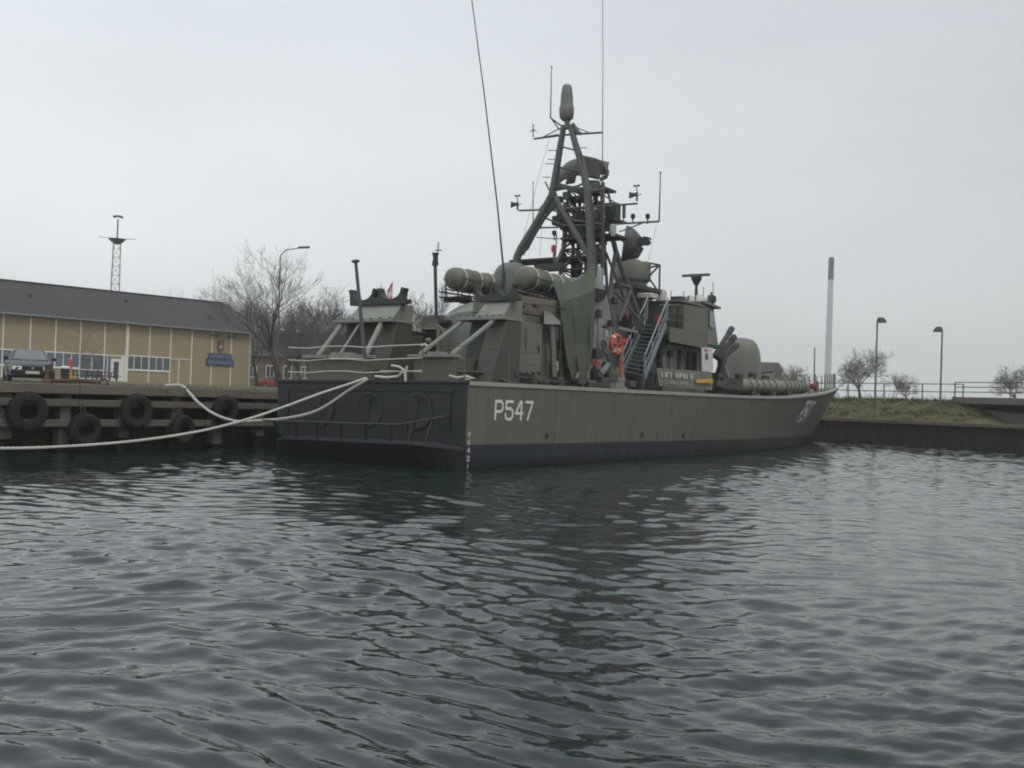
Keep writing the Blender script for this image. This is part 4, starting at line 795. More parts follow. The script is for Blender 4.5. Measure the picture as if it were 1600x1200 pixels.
mpart('radar_pedestal', lambda b: [b.lathe([(.38, -.32), (.38, -.02), (.26, .0), (.24, .15)], P(927, 290, y=sy), (0, 0, 1), 14), b.tube([A(866, 292), A(925, 296)], .06, 6), b.tube([A(870, 287), A(915, 297)], .04, 6)], mastm, True, ra)
# ---- fire control director on its drum
DY = 15.6
mb = MB(); o = P(988, 437, y=DY); tpz = P(988, 412, y=DY).z; hw = (P(1014, 425, y=DY).x - P(962, 425, y=DY).x)/2
mb.lathe([(hw*.8, -.5), (hw*.8, -.15), (hw*.97, -.05), (hw, .02), (hw, tpz-o.z-.05), (hw*.95, tpz-o.z), (hw*.5, tpz-o.z+.06), (hw*.4, tpz-o.z+.14), (.1, tpz-o.z+.15)], o, (0, 0, 1), 24); dr = mb.build('director_drum', paint('drum_grey', (.15, .155, .13), .6, .2, 2, .12, fine=.2), ship, smooth=True)
dc = P(980, 381, y=DY); ax = Vector((-.80, -.45, .12)).normalized()
mb = MB(); mb.lathe([(.14, -.56), (.40, -.46), (.62, -.2), (.70, .0), (.72, .14), (.66, .14), (.50, .02), (.12, -.03)], dc, ax, 22); mb.build('director_dish', paint('dish_dark', (.060, .068, .058), .5, .25, 3), dr, smooth=True)
mb = MB(); a = P(985, 410, y=DY); mb.tube([a, a+L(0, 0, .2), P(992, 398, y=DY), P(1000, 385, y=DY)], [.17, .16, .20, .18], 10); mb.lathe([(.02, -.2), (.2, -.18), (.22, .12), (.05, .16)], P(997, 378, y=DY), (1, 0, .1), 10); mb.build('yoke', mastm, dr, smooth=True)
mb = MB(); mb.obox(P(1007, 377, y=DY), L(.15, .05, 0), L(-.04, .14, 0), L(0, 0, .15)); mb.obox(P(1012, 372, y=DY), L(.13, .04, -.04), L(-.03, .1, 0), L(0, 0, .03)); mb.lathe([(.09, 0), (.09, .1)], P(1012, 379, y=DY), (1, .1, -.1), 10); mb.build('tracking_camera', gear, dr)
mb = MB(); z_ = P(988, 449, y=DY).z; mb.box(-1.1, 1.05, 14.6, 16.8, z_-.16, z_); dp = mb.build('director_platform', gear, ship)
mb = MB()
for a, b_ in (((1014, 411), (1031, 414)), ((1031, 414), (1030, 456)), ((1014, 418), (1030, 415)), ((1013, 433), (1030, 415)), ((1013, 433), (1028, 455)), ((960, 410), (1012, 410)), ((1030, 456), (1000, 452))): mb.tube([P(*a, y=DY), P(*b_, y=DY)], .04, 5)
mb.build('platform_bracing', mastm, dp, smooth=True)
mb = MB(); mb.hexa([L(-1.0, 13.6, 4.3), L(1.0, 13.6, 4.3), L(1.0, 16.6, 4.3), L(-1.0, 16.6, 4.3), L(-.8, 14.6, z_-.16), L(.8, 14.6, z_-.16), L(.8, 16.4, z_-.16), L(-.8, 16.4, z_-.16)]); mb.build('director_base', olived, ship)
mb = MB(); mb.lathe([(.20, -.3), (.20, .12), (.14, .22), (.02, .26)], P(1034, 462, 1.0), (0, .3, 1), 12); mb.build('vent_cap', paint('pale_vent', (.36, .35, .30), .6, .15), dp, smooth=True)
mb = MB(); a = P(1012, 463, 1.2); mb.obox(a, L(.3, 0, 0), L(0, .35, 0), L(0, 0, .10)); mb.build('pale_locker', offw, dp, bevel=.03)
# red gear and hoses on the walkway
mb = MB(); mb.obox(P(1029, 498, 2.0), L(.10, 0, 0), L(0, .13, 0), L(0, 0, .13)); mb.build('fire_hose_box', redm, wk)
mb = MB(); mb.torus(P(982, 496, 1.7), (1, .2, 0), .16, .05, 14, 6); mb.obox(P(994, 488, 1.6), L(.06, 0, 0), L(0, .08, 0), L(0, 0, .10)); mb.build('red_hose_reel', paint('dull_red', (.20, .04, .03), .6, .3), wk, smooth=True)
mb = MB(); mb.bar(P(966, 512, 2.0), P(996, 519, 2.0), .07, .10); mb.obox(P(985, 505, 1.6), L(.3, 0, 0), L(0, .5, 0), L(0, 0, .25), 1); mb.build('walkway_edge', [palegr, gear], wk)
mb = MB()
for z in (.45, .85):
    mb.tube([L(2.3, 14.1, 4.5+z), L(2.36, 14.6, 4.75+z*.6), L(2.36, BY0, 4.75+z*.7)], .018, 5)
for y in (14.1, 14.8, 15.6): mb.tube([L(2.32, y, 4.3), L(2.32, y, 5.2)], .02, 5)
mb.build('walkway_rail', olive, wk)
# a dark machinery nook on deck behind the ladder
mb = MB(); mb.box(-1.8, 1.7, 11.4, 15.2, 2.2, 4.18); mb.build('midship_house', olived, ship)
for px, py in ((905, 592), (950, 588), (942, 598), (985, 600), (872, 598)): mb = MB(); mb.obox(P(px, py, 2.9), L(.12, 0, 0), L(0, rng.uniform(.12, .3), 0), L(0, 0, rng.uniform(.08, .18))); mb.build('deck_fitting', olived, ship, bevel=.02)
for a, b_, r_ in ((P(938, 585, 3.0), P(950, 570, 2.6), .10), (P(900, 592, 3.1), P(908, 572, 2.7), .05)): mb = MB(); mb.tube([a, b_], r_, 8); mb.build('deck_strut', greyg, ship, smooth=True)
mb = MB(); a = P(929, 567, 2.8); mb.torus(a, (1, -.5, .3), .085, .03, 14, 6); mb.torus(a+L(0, .2, 0), (1, -.5, .3), .075, .028, 14, 6); mb.tube([a, a-L(0, 0, .5)], .05, 6, mi=1); mb.build('red_hand_wheels', [redm, gear], ship)
# ---- rocket rails beside the bridge, gun, torpedo tube
RY = 19.6; rk = MB(); o = P(1128, 575, x=2.0); rk.lathe([(.28, -.75), (.28, -.2), (.2, .1), (.2, .4)], o, (0, 0, 1), 12); rko = rk.build('rocket_launcher', gear, ship, smooth=True)
for (x0, y0_, x1, y1_, r_) in ((1116, 557, 1143, 514, .11), (1121, 560, 1146, 528, .12), (1127, 563, 1149, 541, .11)):
    mb = MB(); a, b_ = P(x0, y0_, x=2.0), P(x1, y1_, x=2.0); mb.tube([a, a.lerp(b_, .85)], r_, 8); mb.lathe([(r_*1.05, 0), (r_*1.25, .04), (r_*1.25, .45), (r_*.7, .46)], a.lerp(b_, .82), b_-a, 10); mb.build('launch_rail', gear, rko, smooth=True)
mb = MB(); mb.tube([P(1131, 570, x=2.1), P(1138, 590, x=2.3)], .09, 7); mb.build('support_leg', greyg, rko)
gy = 28.4; gl, gr = P(1127, 590, y=gy), P(1187, 590, y=gy); gt = P(1158, 528, y=gy).z; gc = (gl.x+gr.x)/2; gr_ = (gr.x-gl.x)/2; g0 = 2.4
mb = MB(); hgt = gt-g0
mb.lathe([(gr_*1.02, 0), (gr_*1.02, hgt*.45), (gr_*1.0, hgt*.58), (gr_*.965, hgt*.70), (gr_*.90, hgt*.81), (gr_*.78, hgt*.90), (gr_*.60, hgt*.96), (gr_*.36, hgt*.99), (gr_*.15, hgt), (.01, hgt)], L(gc, gy, g0), (0, 0, 1), 32, cap=False); gun = mb.build('gun_turret', paint('gun_shield', (.135, .14, .115), .5, .12, 1.5, .03), ship, smooth=True)
mb = MB(); mb.lathe([(.12, 0), (.10, 1.2), (.07, 1.4), (.06, 4.2), (.08, 4.25), (.08, 4.5)], L(gc-.2, gy+gr_*.7, g0+1.0), (0, 1, .1), 12); mb.build('gun_barrel', gear, gun, smooth=True)
mb = MB(); mb.box(gc-gr_*1.3, gc+gr_*1.3, gy-1.6, gy+1.6, 2.25, 2.45); mb.build('gun_ring', olived, gun)
ty0, ty1 = P(1152, 604, x=2.2).y, P(1256, 604, x=1.9).y
ta, tb = P(1150, 602, x=2.25), P(1257, 605, x=2.0); tq = MB()
tq.lathe([(.20, 0), (.27, .12), (.29, .3), (.29, (tb-ta).length*.62), (.31, (tb-ta).length*.63), (.31, (tb-ta).length*.99), (.25, (tb-ta).length), (.24, (tb-ta).length-.3), (.01, (tb-ta).length-.32)], ta, tb-ta, 18, cap=False); tt = tq.build('torpedo_tube', paint('tube_grey_green', (.16, .17, .14), .5, .2, 1.5, .12), ship, smooth=True)
for i in range(11):
    f = .12 + i*.085 if i < 5 else .62 + (i-5)*.062; mb = MB(); mb.torus(ta.lerp(tb, f), tb-ta, .31 if i < 5 else .33, .028, 18, 6); mb.build('tube_band', olive, tt, smooth=True)
mb = MB()
for f in (.15, .42, .66): c = ta.lerp(tb, f); mb.box(c.x-.3, c.x+.3, c.y-.25, c.y+.25, D(c.y)-.05, c.z-.22)
for px, py in ((1155, 588), (1176, 586), (1196, 590), (1165, 596)): mb.obox(P(px, py, x=2.0), L(.1, 0, 0), L(0, .3, 0), L(0, 0, .10)); mb.tube([P(px, py, x=2.0), P(px+6, py+8, x=2.0)], .04, 5)
mb.obox(P(1135, 600, x=2.2), L(.3, 0, 0), L(0, 1.2, 0), L(0, 0, .25)); mb.build('tube_mounting', gear, tt)
# ---- rails round the deck
def post(b, x, y, h=.95, r_=.022): b.tube([L(x, y, D(y)), L(x, y, D(y)+h)], r_, 5)
mb = MB()
for y in (31, 33.5, 35.5, 37.2, 38.8, 40.3, 41.7, 43, 44.2, 45.2):
    for sg in (1, -1): post(mb, sg*max(.05, hull_x(y/46, 1)-.12), y, .92, .028)
bw_ = mb.build('bow_stanchion_rail', mastm, ship)
mb = MB()
for z in (.5, .9):
    for sg in (1, -1): mb.tube([L(sg*max(.05, hull_x(y/46, 1)-.12), y, D(y)+z) for y in (31, 35.5, 38.8, 41.7, 44.2, 45.2)], .009, 4)
mb.build('guard_wire', wire, bw_)
mb = MB(); mb.lathe([(.30, -.5), (.30, -.35), (.16, -.3), (.16, .3), (.30, .35), (.30, .5)], L(.4, 38.6, D(38.6)+.32), (1, 0, 0), 14); mb.build('anchor_windlass', paint('dull_red', (0, 0, 0)), ship, smooth=True)
mb = MB(); mb.lathe([(.22, 0), (.22, .35), (.13, .45)], L(-.2, 40, D(40)), (0, 0, 1), 12); mb.build('capstan', gear, ship)
mb = MB(); a = P(1272, 604, x=0); tp = P(1273, 543, x=0); mb.tube([a-L(0, 0, .6), tp], [.06, .035], 6); mb.build('jackstaff', mastm, ship)
sr_ = MB().box(-3.15, 3.15, .10, .20, 2.20, 2.225).build('stern_rail', olive, ship)
for x, y in ((3.1, .15), (1.75, .15), (-.25, .15), (-1.6, .15), (-3.1, .15), (3.3, 2), (3.35, 4), (3.42, 6), (3.5, 8), (3.55, 10)): mb = MB(); post(mb, x, y, .98, .018); mb.build('stanchion', olive, sr_)
for z, nm in ((.98, 0), (.62, 1), (.28, 2)):
    xs2 = [-3.1, -2.3, -1.6, -.9, -.25, .6, 1.75]; mb = MB(); mb.tube([L(x, .15, 2.2+z - .03*math.sin(i*1.9)) for i, x in enumerate(xs2)], .016, 5); mb.build('white_guard_line', ropem, sr_)
mb = MB(); mb.tube([L(1.75, .15, 2.85), L(1.75, .15, 2.48), L(.3, .15, 2.5)], .014, 5); mb.tube([L(-.25, .15, 3.18), L(-.25, .15, 2.84), L(-1.5, .15, 2.86)], .014, 5); mb.tube([L(1.70, .15, 3.17), L(1.80, .15, 3.21), L(1.9, .15, 3.16)], .035, 6); mb.build('line_ends', ropem, sr_)
for z in (.95, .6, .3):
    mb = MB(); mb.tube([L(1.75, .15, 2.2+z), L(3.1, .15, 2.2+z), L(3.3, 2, 2.2+z-.03), L(3.35, 4, 2.2+z), L(3.42, 6, 2.2+z-.02), L(3.5, 8, 2.2+z), L(3.55, 10, 2.2+z)], .008, 4); mb.build('guard_wire', wire, sr_)
mb = MB(); bb = P(573, 590, y=.5); tp = P(556, 411, y=.1); mb.tube([bb, tp], [.062, .045], 8); mb.lathe([(.05, 0), (.11, .02), (.12, .07), (.05, .10)], tp, tp-bb, 10); mb.build('ensign_staff', mastm, ship, smooth=True)
mb = MB(); mb.tube([P(787, 425, x=.2), P(777, 320, x=.2), P(757, 150, x=.2), P(732, -40, x=.2)], [.035, .026, .02, .014], 5); mb.lathe([(.06, -.3), (.06, .1), (.04, .2)], P(787, 432, x=.2), (0, 0, 1), 8); mb.build('tall_whip_antenna', gear, ship)
mb = MB()
for x in (-.05, .55): mb.lathe([(.10, 0), (.10, .28), (.14, .30), (.14, .34), (.02, .35)], L(x, .45, 2.22), (0, 0, 1), 12)
mb.box(-.35, .85, .3, .6, 2.2, 2.26); mb.build('mooring_bitts', gear, ship, smooth=True)
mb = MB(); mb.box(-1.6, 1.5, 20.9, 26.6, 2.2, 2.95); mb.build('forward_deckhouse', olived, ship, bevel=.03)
mb = MB(); mb.box(-2.6, -.9, 3.4, 6, 2.2, 2.9); mb.box(2.0, 3.0, 7.2, 8.2, 2.2, 2.45); mb.build('deck_hatch', olived, ship, bevel=.02)
# ================================================================== THINGS ON AND ROUND THE SHIP
def world(p): return SM @ p
def local_thing(name, label, cat, o, group=None): # an empty on the ship, its parts are written in ship-local offsets
    return empty(name, label, cat, group=group, matrix=SM @ Matrix.Translation(o))
# life raft canisters on their racks
capst = paint('canister_olive', (.125, .13, .098), .5, .15, 2, .06); strapm = paint('pale_strap', (.50, .50, .46), .6, .1)
RA = [(P(703, 434, -.95), P(786, 448, -.95), .36, 'port'), (P(815, 432, .95), P(890, 452, .95), .37, 'starboard')]
rafts = []
for a, b_, r_, sd_ in RA:
    d = b_-a; ln = d.length; t_ = d/ln
    for k2 in range(2):
        o = a + d*(k2*.51); l2 = ln*.485
        lab = {('port', 0): 'round ended olive raft canister above the exhaust pipes, nearest of the port pair', ('port', 1): 'olive raft canister behind the nearest one on the port side rack', ('starboard', 0): 'round ended olive raft canister over the rusty housing crown, nearest of the starboard pair', ('starboard', 1): 'olive raft canister next to the camouflage net'}[(sd_, k2)]
        rt = local_thing('life_raft_canister', lab, 'life raft', o, 'life raft canisters on the deckhouse roof')
        mb = MB(); mb.lathe([(.03, 0), (r_*.55, .02), (r_*.9, .13), (r_, .25), (r_, l2-.25), (r_*.9, l2-.13), (r_*.55, l2-.02), (.03, l2)], (0, 0, 0), t_, 22); mb.build('canister_shell', capst, rt, smooth=True)
        mb = MB(); mb.lathe([(r_+.035, l2*.0+.22), (r_+.035, l2-.22)], (0, 0, -.0), t_, 22, cap=False)
        sm_ = MB(); sm_.bar(t_*.18 + SMi.to_3x3()@Vector((0, 0, 0)) + L(r_+.0, 0, -.0), t_*(l2-.18)+L(r_, 0, 0), .05, .05); sm_.bar(t_*.18-L(r_, 0, 0), t_*(l2-.18)-L(r_, 0, 0), .05, .05); sm_.build('seam_flange', olive, rt)
        for f in (.30, .62, .88):
            mb = MB(); mb.torus(t_*l2*f, t_, r_+.004, .018, 22, 5, 1.6); mb.build('strap', strapm if f != .62 else capst, rt, smooth=True)
        if k2 == 0:
            mb = MB(); c = L(0, 0, r_*.62) + t_*.10; mb.obox(c, L(.11, 0, 0), t_*.035 + L(0, 0, .02), L(0, -.02, .03)); mb.build('red_label', paint('faded_red', (.35, .12, .10), .6), rt)
    mb = MB(); dn = L(0, 0, -1)
    for f in (.08, .3, .5, .72, .94):
        c = a+d*f; mb.tube([c+L(-.34, 0, -.12), c+L(-.3, 0, -r_-.25)], .025, 5); mb.tube([c+L(.34, 0, -.12), c+L(.3, 0, -r_-.25)], .025, 5); mb.tube([c+L(-.34, 0, -r_+.05), c+L(0, 0, -r_-.04), c+L(.34, 0, -r_+.05)], .025, 5)
    for x in (-.32, .32):
        for z in (-r_-.25, -r_-.08): mb.tube([a+L(x, -.1, z), b_+L(x, .1, z)], .028, 5)
    rk_ = mb.build('raft_rack', gear, ship)
# camouflage net draped from the mast leg
lf = [(862, 438), (869, 453), (874, 470), (878, 500), (882, 540), (888, 572), (895, 596)]; rt_ = [(929, 411), (930, 432), (930, 452), (929, 500), (926, 545), (921, 575), (915, 595)]; xs_ = [1.62, 2.05, 2.45, 2.62, 2.72, 2.86, 2.95]
net = MB(); nu = 26; rows = []
NV = 24
for j in range(NV+1):
    f = j/NV*(len(lf)-1); k2 = min(len(lf)-2, int(f)); fr = f-k2
    pl = Vector(lf[k2]).lerp(Vector(lf[k2+1]), fr); pr = Vector(rt_[k2]).lerp(Vector(rt_[k2+1]), fr); xx = xs_[k2]*(1-fr)+xs_[k2+1]*fr
    for i in range(nu+1):
        u = i/nu; p2 = pl.lerp(pr, u); sag = 16*math.sin(math.pi*u)*max(0, 1-j/10)
        fold = .034*math.sin(u*13+j*.12+1.2*math.sin(j*.22)) + .018*math.sin(u*27-j*.3) + .05*noise.noise(Vector((u*5, j*.3, 2)))
        q_ = P(p2.x, p2.y+sag, xx+fold*min(1, j/5+.3)); rows.append(q_)
w2 = nu+1; th_ = [p-L(.03, 0, 0) for p in rows]; m1 = len(rows)
net.add(rows+th_, [(j*w2+i, (j+1)*w2+i, (j+1)*w2+i+1, j*w2+i+1) for j in range(NV) for i in range(nu)] + [(m1+j*w2+i, m1+j*w2+i+1, m1+(j+1)*w2+i+1, m1+(j+1)*w2+i) for j in range(NV) for i in range(nu)])
nm, t, b = new_mat('camouflage_net'); _, oc = coords(t, (1, 1, 1)); t.links.new(mixc(t, noise_n(t, oc, 9, 6, .7), (.042, .052, .038), (.092, .10, .074)), b.inputs['Base Color']); b.inputs['Roughness'].default_value = .95
bn = N(t, 'ShaderNodeBump'); bn.inputs['Strength'].default_value = .9; bn.inputs['Distance'].default_value = .03; t.links.new(noise_n(t, oc, 26, 3), bn.inputs['Height']); t.links.new(bn.outputs[0], b.inputs['Normal'])
o = net.build('camouflage_net', nm, smooth=True, label='dark green camouflage net draped from the mast leg down the ship side', cat='net'); o.matrix_world = SM
# lifebuoy with its line
c = P(963, 538, 2.42); lbv = local_thing('lifebuoy', 'orange lifebuoy hanging on the grey casing left of the boarding ladder', 'lifebuoy', c)
mb = MB(); mb.torus((0, 0, 0), (1, -.12, 0), .30, .085, 30, 10); mb.build('ring', orange, lbv, smooth=True)
mb = MB()
for a_ in (.8, 2.4, 3.9, 5.5): mb.torus(L(.0, math.cos(a_)*.30, math.sin(a_)*.30), L(0, -math.sin(a_), math.cos(a_)), .092, .012, 12, 5, 3.0)
mb.build('reflective_band', white, lbv, smooth=True)
mb = MB(); mb.bar(L(.1, -.25, -.05), L(.14, .55, .2), .05, .10); mb.build('light_float', redm, lbv)
mb = MB(); mb.obox(L(.12, .12, -.78), L(.04, 0, 0), L(0, .09, 0), L(0, 0, .32)); mb.build('line_bag', paint('faded_orange', (.40, .075, .03), .7, .25, 5), lbv, bevel=.03)
# banner on the rail, yellow board, white board with a round badge
mb = MB(); nb = 24; vs = []
tl, tr2, bl, br2 = (1026, 575), (1113, 581), (1030, 603), (1113, 610)
for t_ in (0, .015):
    for j in range(5):
        for i in range(nb+1):
            u, v = i/nb, j/4; px = (tl[0]*(1-u)+tr2[0]*u)*(1-v)+(bl[0]*(1-u)+br2[0]*u)*v; py = (tl[1]*(1-u)+tr2[1]*u)*(1-v)+(bl[1]*(1-u)+br2[1]*u)*v
            vs.append(P(px, py, 3.05 + .03*math.sin(u*11+v*2) - t_))
m1 = 5*(nb+1); fs = [(j*(nb+1)+i, (j+1)*(nb+1)+i, (j+1)*(nb+1)+i+1, j*(nb+1)+i+1) for j in range(4) for i in range(nb)]; fs += [tuple(m1+x for x in reversed(f)) for f in fs]
mb.add([p-vs[0] for p in vs], fs); bn_ = local_thing('rail_banner', 'grey green banner with rows of pale lettering tied to the rail below the bridge', 'banner', vs[0]); B0 = vs[0]
mb.build('cloth', paint('banner_cloth', (.155, .155, .125), .8, .25, 2, .0, streak=.3), bn_, smooth=True)
mb = MB(); rng = random.Random(9)
def glyphs(row_py0, row_py1, px0, px1, n, pat): # the letters in the photo are too blurred to read: bars and verticals of their size
    wpx = (px1-px0)/n
    for i in range(n):
        k2 = pat[i % len(pat)]
        if k2 == ' ': continue
        x0 = px0 + i*wpx; x1 = x0 + wpx*.80; dy = (x0-px0)*.085; y0_, y1_ = row_py0+dy, row_py1+dy
        def q(px, py): return P(px, py, 3.105) - B0
        def st(xa, ya, xb, yb): mb.prism([q(xa, ya), q(xb, ya), q(xb, yb), q(xa, yb)], (.006, 0, 0))
        th2 = (y1_-y0_)*.22; hw_ = (x1-x0)*.34
        if k2 in 'EFL1': st(x0, y0_, x0+hw_, y1_)
        if k2 in 'EF-7': st(x0+hw_ if k2 in 'EF' else x0, y0_, x1, y0_+th2)
        if k2 in 'EF=': st(x0+hw_, (y0_+y1_)/2-th2/2, x1, (y0_+y1_)/2+th2/2)
        if k2 in 'EL=': st(x0+hw_ if k2 in 'EL' else x0, y1_-th2, x1, y1_)
        if k2 in '7': st(x1-hw_, y0_+th2, x1, y1_)
glyphs(581, 588.5, 1033.5, 1084, 9, 'LE7 EFE1E'); ltr = mb.build('pale_lettering', paint('faded_white_letters', (.46, .46, .42), .7, .2, 5), bn_)
mb = MB(); glyphs(594.5, 599, 1039, 1076, 14, 'L=1EFE1L=EF1EL'); mb.build('small_lettering', paint('faded_grey_letters', (.30, .30, .27), .7, .2, 5), bn_)
mb = MB(); p_ = [P(1087, 592.5, 3.12), P(1113, 592, 3.12), P(1113, 598, 3.12), P(1087, 598.5, 3.12)]; c = p_[0]
mb.prism([x-c for x in p_], (.03, 0, 0)); yb_ = local_thing('yellow_strip_board', 'small yellow strip board at the right end of the banner', 'sign', c); mb.build('board', yellow, yb_)
mb = MB(); p_ = [P(1095, 543, 2.5), P(1112, 543, 2.5), P(1113, 580, 2.5), P(1096, 580, 2.5)]; c = p_[0]; wb_ = local_thing('ship_board', 'upright white board with a round dark badge below the bridge wing', 'sign', c)
mb.prism([x-c for x in p_], (.04, 0, 0)); mb.build('board', paint('board_white', (.55, .54, .50), .6, .12, 3, .05), wb_)
mb = MB(); mb.lathe([(.14, 0), (.14, .012)], P(1104, 557, 2.545)-c, (1, 0, 0), 18); mb.build('round_badge', paint('badge_green_black', (.05, .07, .06), .6), wb_)
mb = MB(); a_ = P(1103, 547, 2.545)-c; mb.obox(a_, L(.008, 0, 0), L(0, .14, 0), L(0, 0, .05)); mb.build('red_mark', paint('faded_red', (0, 0, 0)), wb_)
# mooring ropes: three strands laid round a sagging line
def rope(name, label, pts, r_, pitch=.42):
    ps = [Vector(p) for p in pts]; dens = []
    for i in range(len(ps)-1): # Catmull-Rom
        p0, p1, p2, p3 = ps[max(0, i-1)], ps[i], ps[i+1], ps[min(len(ps)-1, i+2)]
        n_ = max(2, int((p2-p1).length/.05))
        for k2 in range(n_):
            t_ = k2/n_; dens.append(.5*((2*p1)+(p2-p0)*t_+(2*p0-5*p1+4*p2-p3)*t_*t_+(3*p1-p0-3*p2+p3)*t_**3))
    dens.append(ps[-1]); o = dens[0].copy(); mb = MB(); s_ = 0; lines = [[], [], []]
    for i, p in enumerate(dens):
        if i: s_ += (p-dens[i-1]).length
        t_ = (dens[min(i+1, len(dens)-1)]-dens[max(i-1, 0)]).normalized(); u = t_.cross(Vector((0, 0, 1))).normalized(); v = u.cross(t_)
        for k2 in range(3):
            an = 2*math.pi*(s_/pitch + k2/3); lines[k2].append(p-o + (u*math.cos(an)+v*math.sin(an))*r_*.52)
    for l_ in lines: mb.tube(l_, r_*.56, 6)
    ob = mb.build(name, ropem, smooth=True, label=label, cat='rope', group='mooring ropes from the stern'); ob.location = o; return ob
fair = world(L(.05, -.12, 2.30))
def dl(px, py, d): return at(px, py, d)
rope('mooring_rope', 'long white mooring rope sagging low over the water from the stern towards the left edge', [fair, dl(545, 600, 29.3), dl(500, 615, 28.9), dl(440, 637, 28.4), dl(380, 657, 27.8), dl(300, 676, 27.1), dl(200, 690, 26.2), dl(100, 697.5, 25.2), dl(0, 700.5, 24.2), dl(-160, 697, 22.9), dl(-420, 660, 21.2), ql(-10.6, .2, 1.92)], .033, .34)
e1 = quay_hit(283, 606, .15); e1.z = 1.93; e2 = quay_hit(258, 604, .3); e2.z = 1.92
rope('mooring_rope', 'short white mooring rope looping from the stern up onto the quay edge', [fair+Vector((.05, 0, -.02)), dl(548, 608, 29.5), dl(510, 634, 29.9), dl(480, 647, 30.2), dl(440, 654.5, 30.7), dl(400, 657.5, 31.3), dl(368, 658, 31.8), dl(335, 647, 32.3), dl(310, 629, 32.7), dl(296, 614, 33.0), e1, e2], .040, .36)
mb = MB(); o = P(632, 582, y=.05); pts = [P(586, 588, y=-.05), P(605, 590, y=-.05), P(622, 588, y=-.05), P(631, 580, y=-.05), P(636, 572, y=-.05), P(633, 585, y=-.05), P(634, 596, y=-.05)]
mb.tube([p-o for p in pts], .035, 6); mb.tube([P(612, 571, y=-.02)-o, P(624, 573, y=-.05)-o, P(631, 578, y=-.05)-o, P(634, 588, y=-.06)-o], .03, 6)
hk = local_thing('rope_hank', 'knotted end of white rope hitched to the stern rail', 'rope', o); mb.build('knotted_line', ropem, hk, smooth=True)
mb = MB(); mb.tube([P(702, 587, y=.6)-o, P(715, 590, y=.6)-o, P(730, 588, y=.6)-o, P(742, 591, y=.6)-o, P(728, 593, y=.6)-o], .03, 6); mb.build('coiled_end', ropem, hk, smooth=True)
# ================================================================== THE LEFT SHORE
BRC = at(388, 603, 115.5); BRC.z = 2.3; BLC = at(2, 590, 96.0); BLC.z = 2.3
BD = (BRC-BLC).normalized(); BN = Vector((-BD.y, BD.x, 0)); BANG = math.atan2(BD.y, BD.x)
bld = empty('brick_office_building', 'long yellow brick building with white posts and a grey pitched roof', 'building', BRC, BANG)
def bh(px, py, out=0): # facade coordinates (along, up) under a pixel
    v = ray(px, py); o = BRC - BN*out; t_ = (o-CAM).dot(BN)/v.dot(BN); p = CAM+v*t_-BRC; return p.dot(BD), p.z
EAVE = bh(387, 521)[1]; EX = .15
XS = [bh(px, 600)[0] for px in (1.4, 44, 83.6, 122.7, 160.6, 195.5, 231, 264, 297, 328.6, 359)] + [0]
step_ = (XS[5]-XS[0])/5; XL = [XS[0]-step_*i for i in range(6, 0, -1)]; x_left = XL[0]
mb = MB(); mb.box(x_left, 0, 0, 10.6, -.6, EAVE); mb.build('brick_wall', brickm, bld)
RZ = 3.45
mb = MB(); mb.prism([(x_left-.5, -.55, EAVE-.10), (x_left-.5, -.55, EAVE+.08), (x_left-.5, 5.3, EAVE+RZ), (x_left-.5, 11.2, EAVE+.08), (x_left-.5, 11.2, EAVE-.10), (x_left-.5, 5.3, EAVE+RZ-.22)], (-x_left+.5+EX, 0, 0)); mb.build('roof', roofm, bld)
mb = MB(); mb.bar((x_left-.5, 5.3, EAVE+RZ+.03), (EX, 5.3, EAVE+RZ+.03), .35, .08); mb.build('ridge_cap', paint('ridge_grey', (.045, .044, .046), .8), bld)
for fx, fy in ((-22.5, 2.6), (-4.0, 1.6), (-12.5, 3.4)):
    mb = MB(); zz = EAVE+.08+(RZ-.08)*(fy+.55)/5.85; mb.box(fx-.12, fx+.12, fy-.12, fy+.12, zz-.1, zz+.28); mb.build('roof_vent', gear, bld)
mb = MB(); mb.bar((x_left-.5, -.62, EAVE+.02), (EX, -.62, EAVE+.02), .14, .15); mb.build('gutter', paint('gutter_grey', (.20, .21, .21), .5, .2, 1), bld)
mb = MB(); mb.tube([(.02, -.62, EAVE), (.05, -.1, EAVE-.5), (.05, -.08, -.2)], .06, 6); mb.build('downpipe', paint('pipe_grey', (.36, .37, .36), .5), bld)
wcol = paint('white_frame', (.72, .72, .67), .5, .08, 1)
def strip(name, x0, x1, z0, z1, out=.05, mat=wcol, par=None): mb = MB(); mb.box(x0, x1, -out, .02, z0, z1); return mb.build(name, mat, par or bld)
for i, x in enumerate(XL+XS): wd_ = .05 if i != 11 else .14; strip('facade_post', x-wd_, x+wd_, -.3, EAVE-.02, .06 if i != 11 else .14)
Z1 = bh(100, 552)[1]; ZS = bh(100, 574)[1]; ZS2 = bh(231, 578.5)[1]; Z12 = bh(231, 558)[1]
strip('facade_rail', x_left, XS[5], Z1, Z1+.11, .055); strip('facade_rail', XS[5], XS[7], Z12, Z12+.10, .055)
def window(x0, x1, z0, z1, n, mat=curtain, sill=True):
    mb = MB(); mb.box(x0+.05, x1-.05, -.02, .03, z0, z1); o = mb.build('window', mat, bld)
    f = MB(); f.box(x0+.05, x1-.05, -.045, -.02, z0-.02, z0+.05)
    for i in range(1, n): xm = x0+.05+(x1-x0-.1)*i/n; f.box(xm-.035, xm+.035, -.045, -.02, z0+.05, z1)
    f.build('window_frame', wcol, o); return o
allx = XL+XS
for i in range(9): window(allx[i], allx[i+1], ZS, Z1, 3)
strip('window_sill', x_left, XS[3], ZS-.12, ZS-.02, .07); strip('window_sill', XS[5], XS[7], ZS2-.12, ZS2-.02, .07)
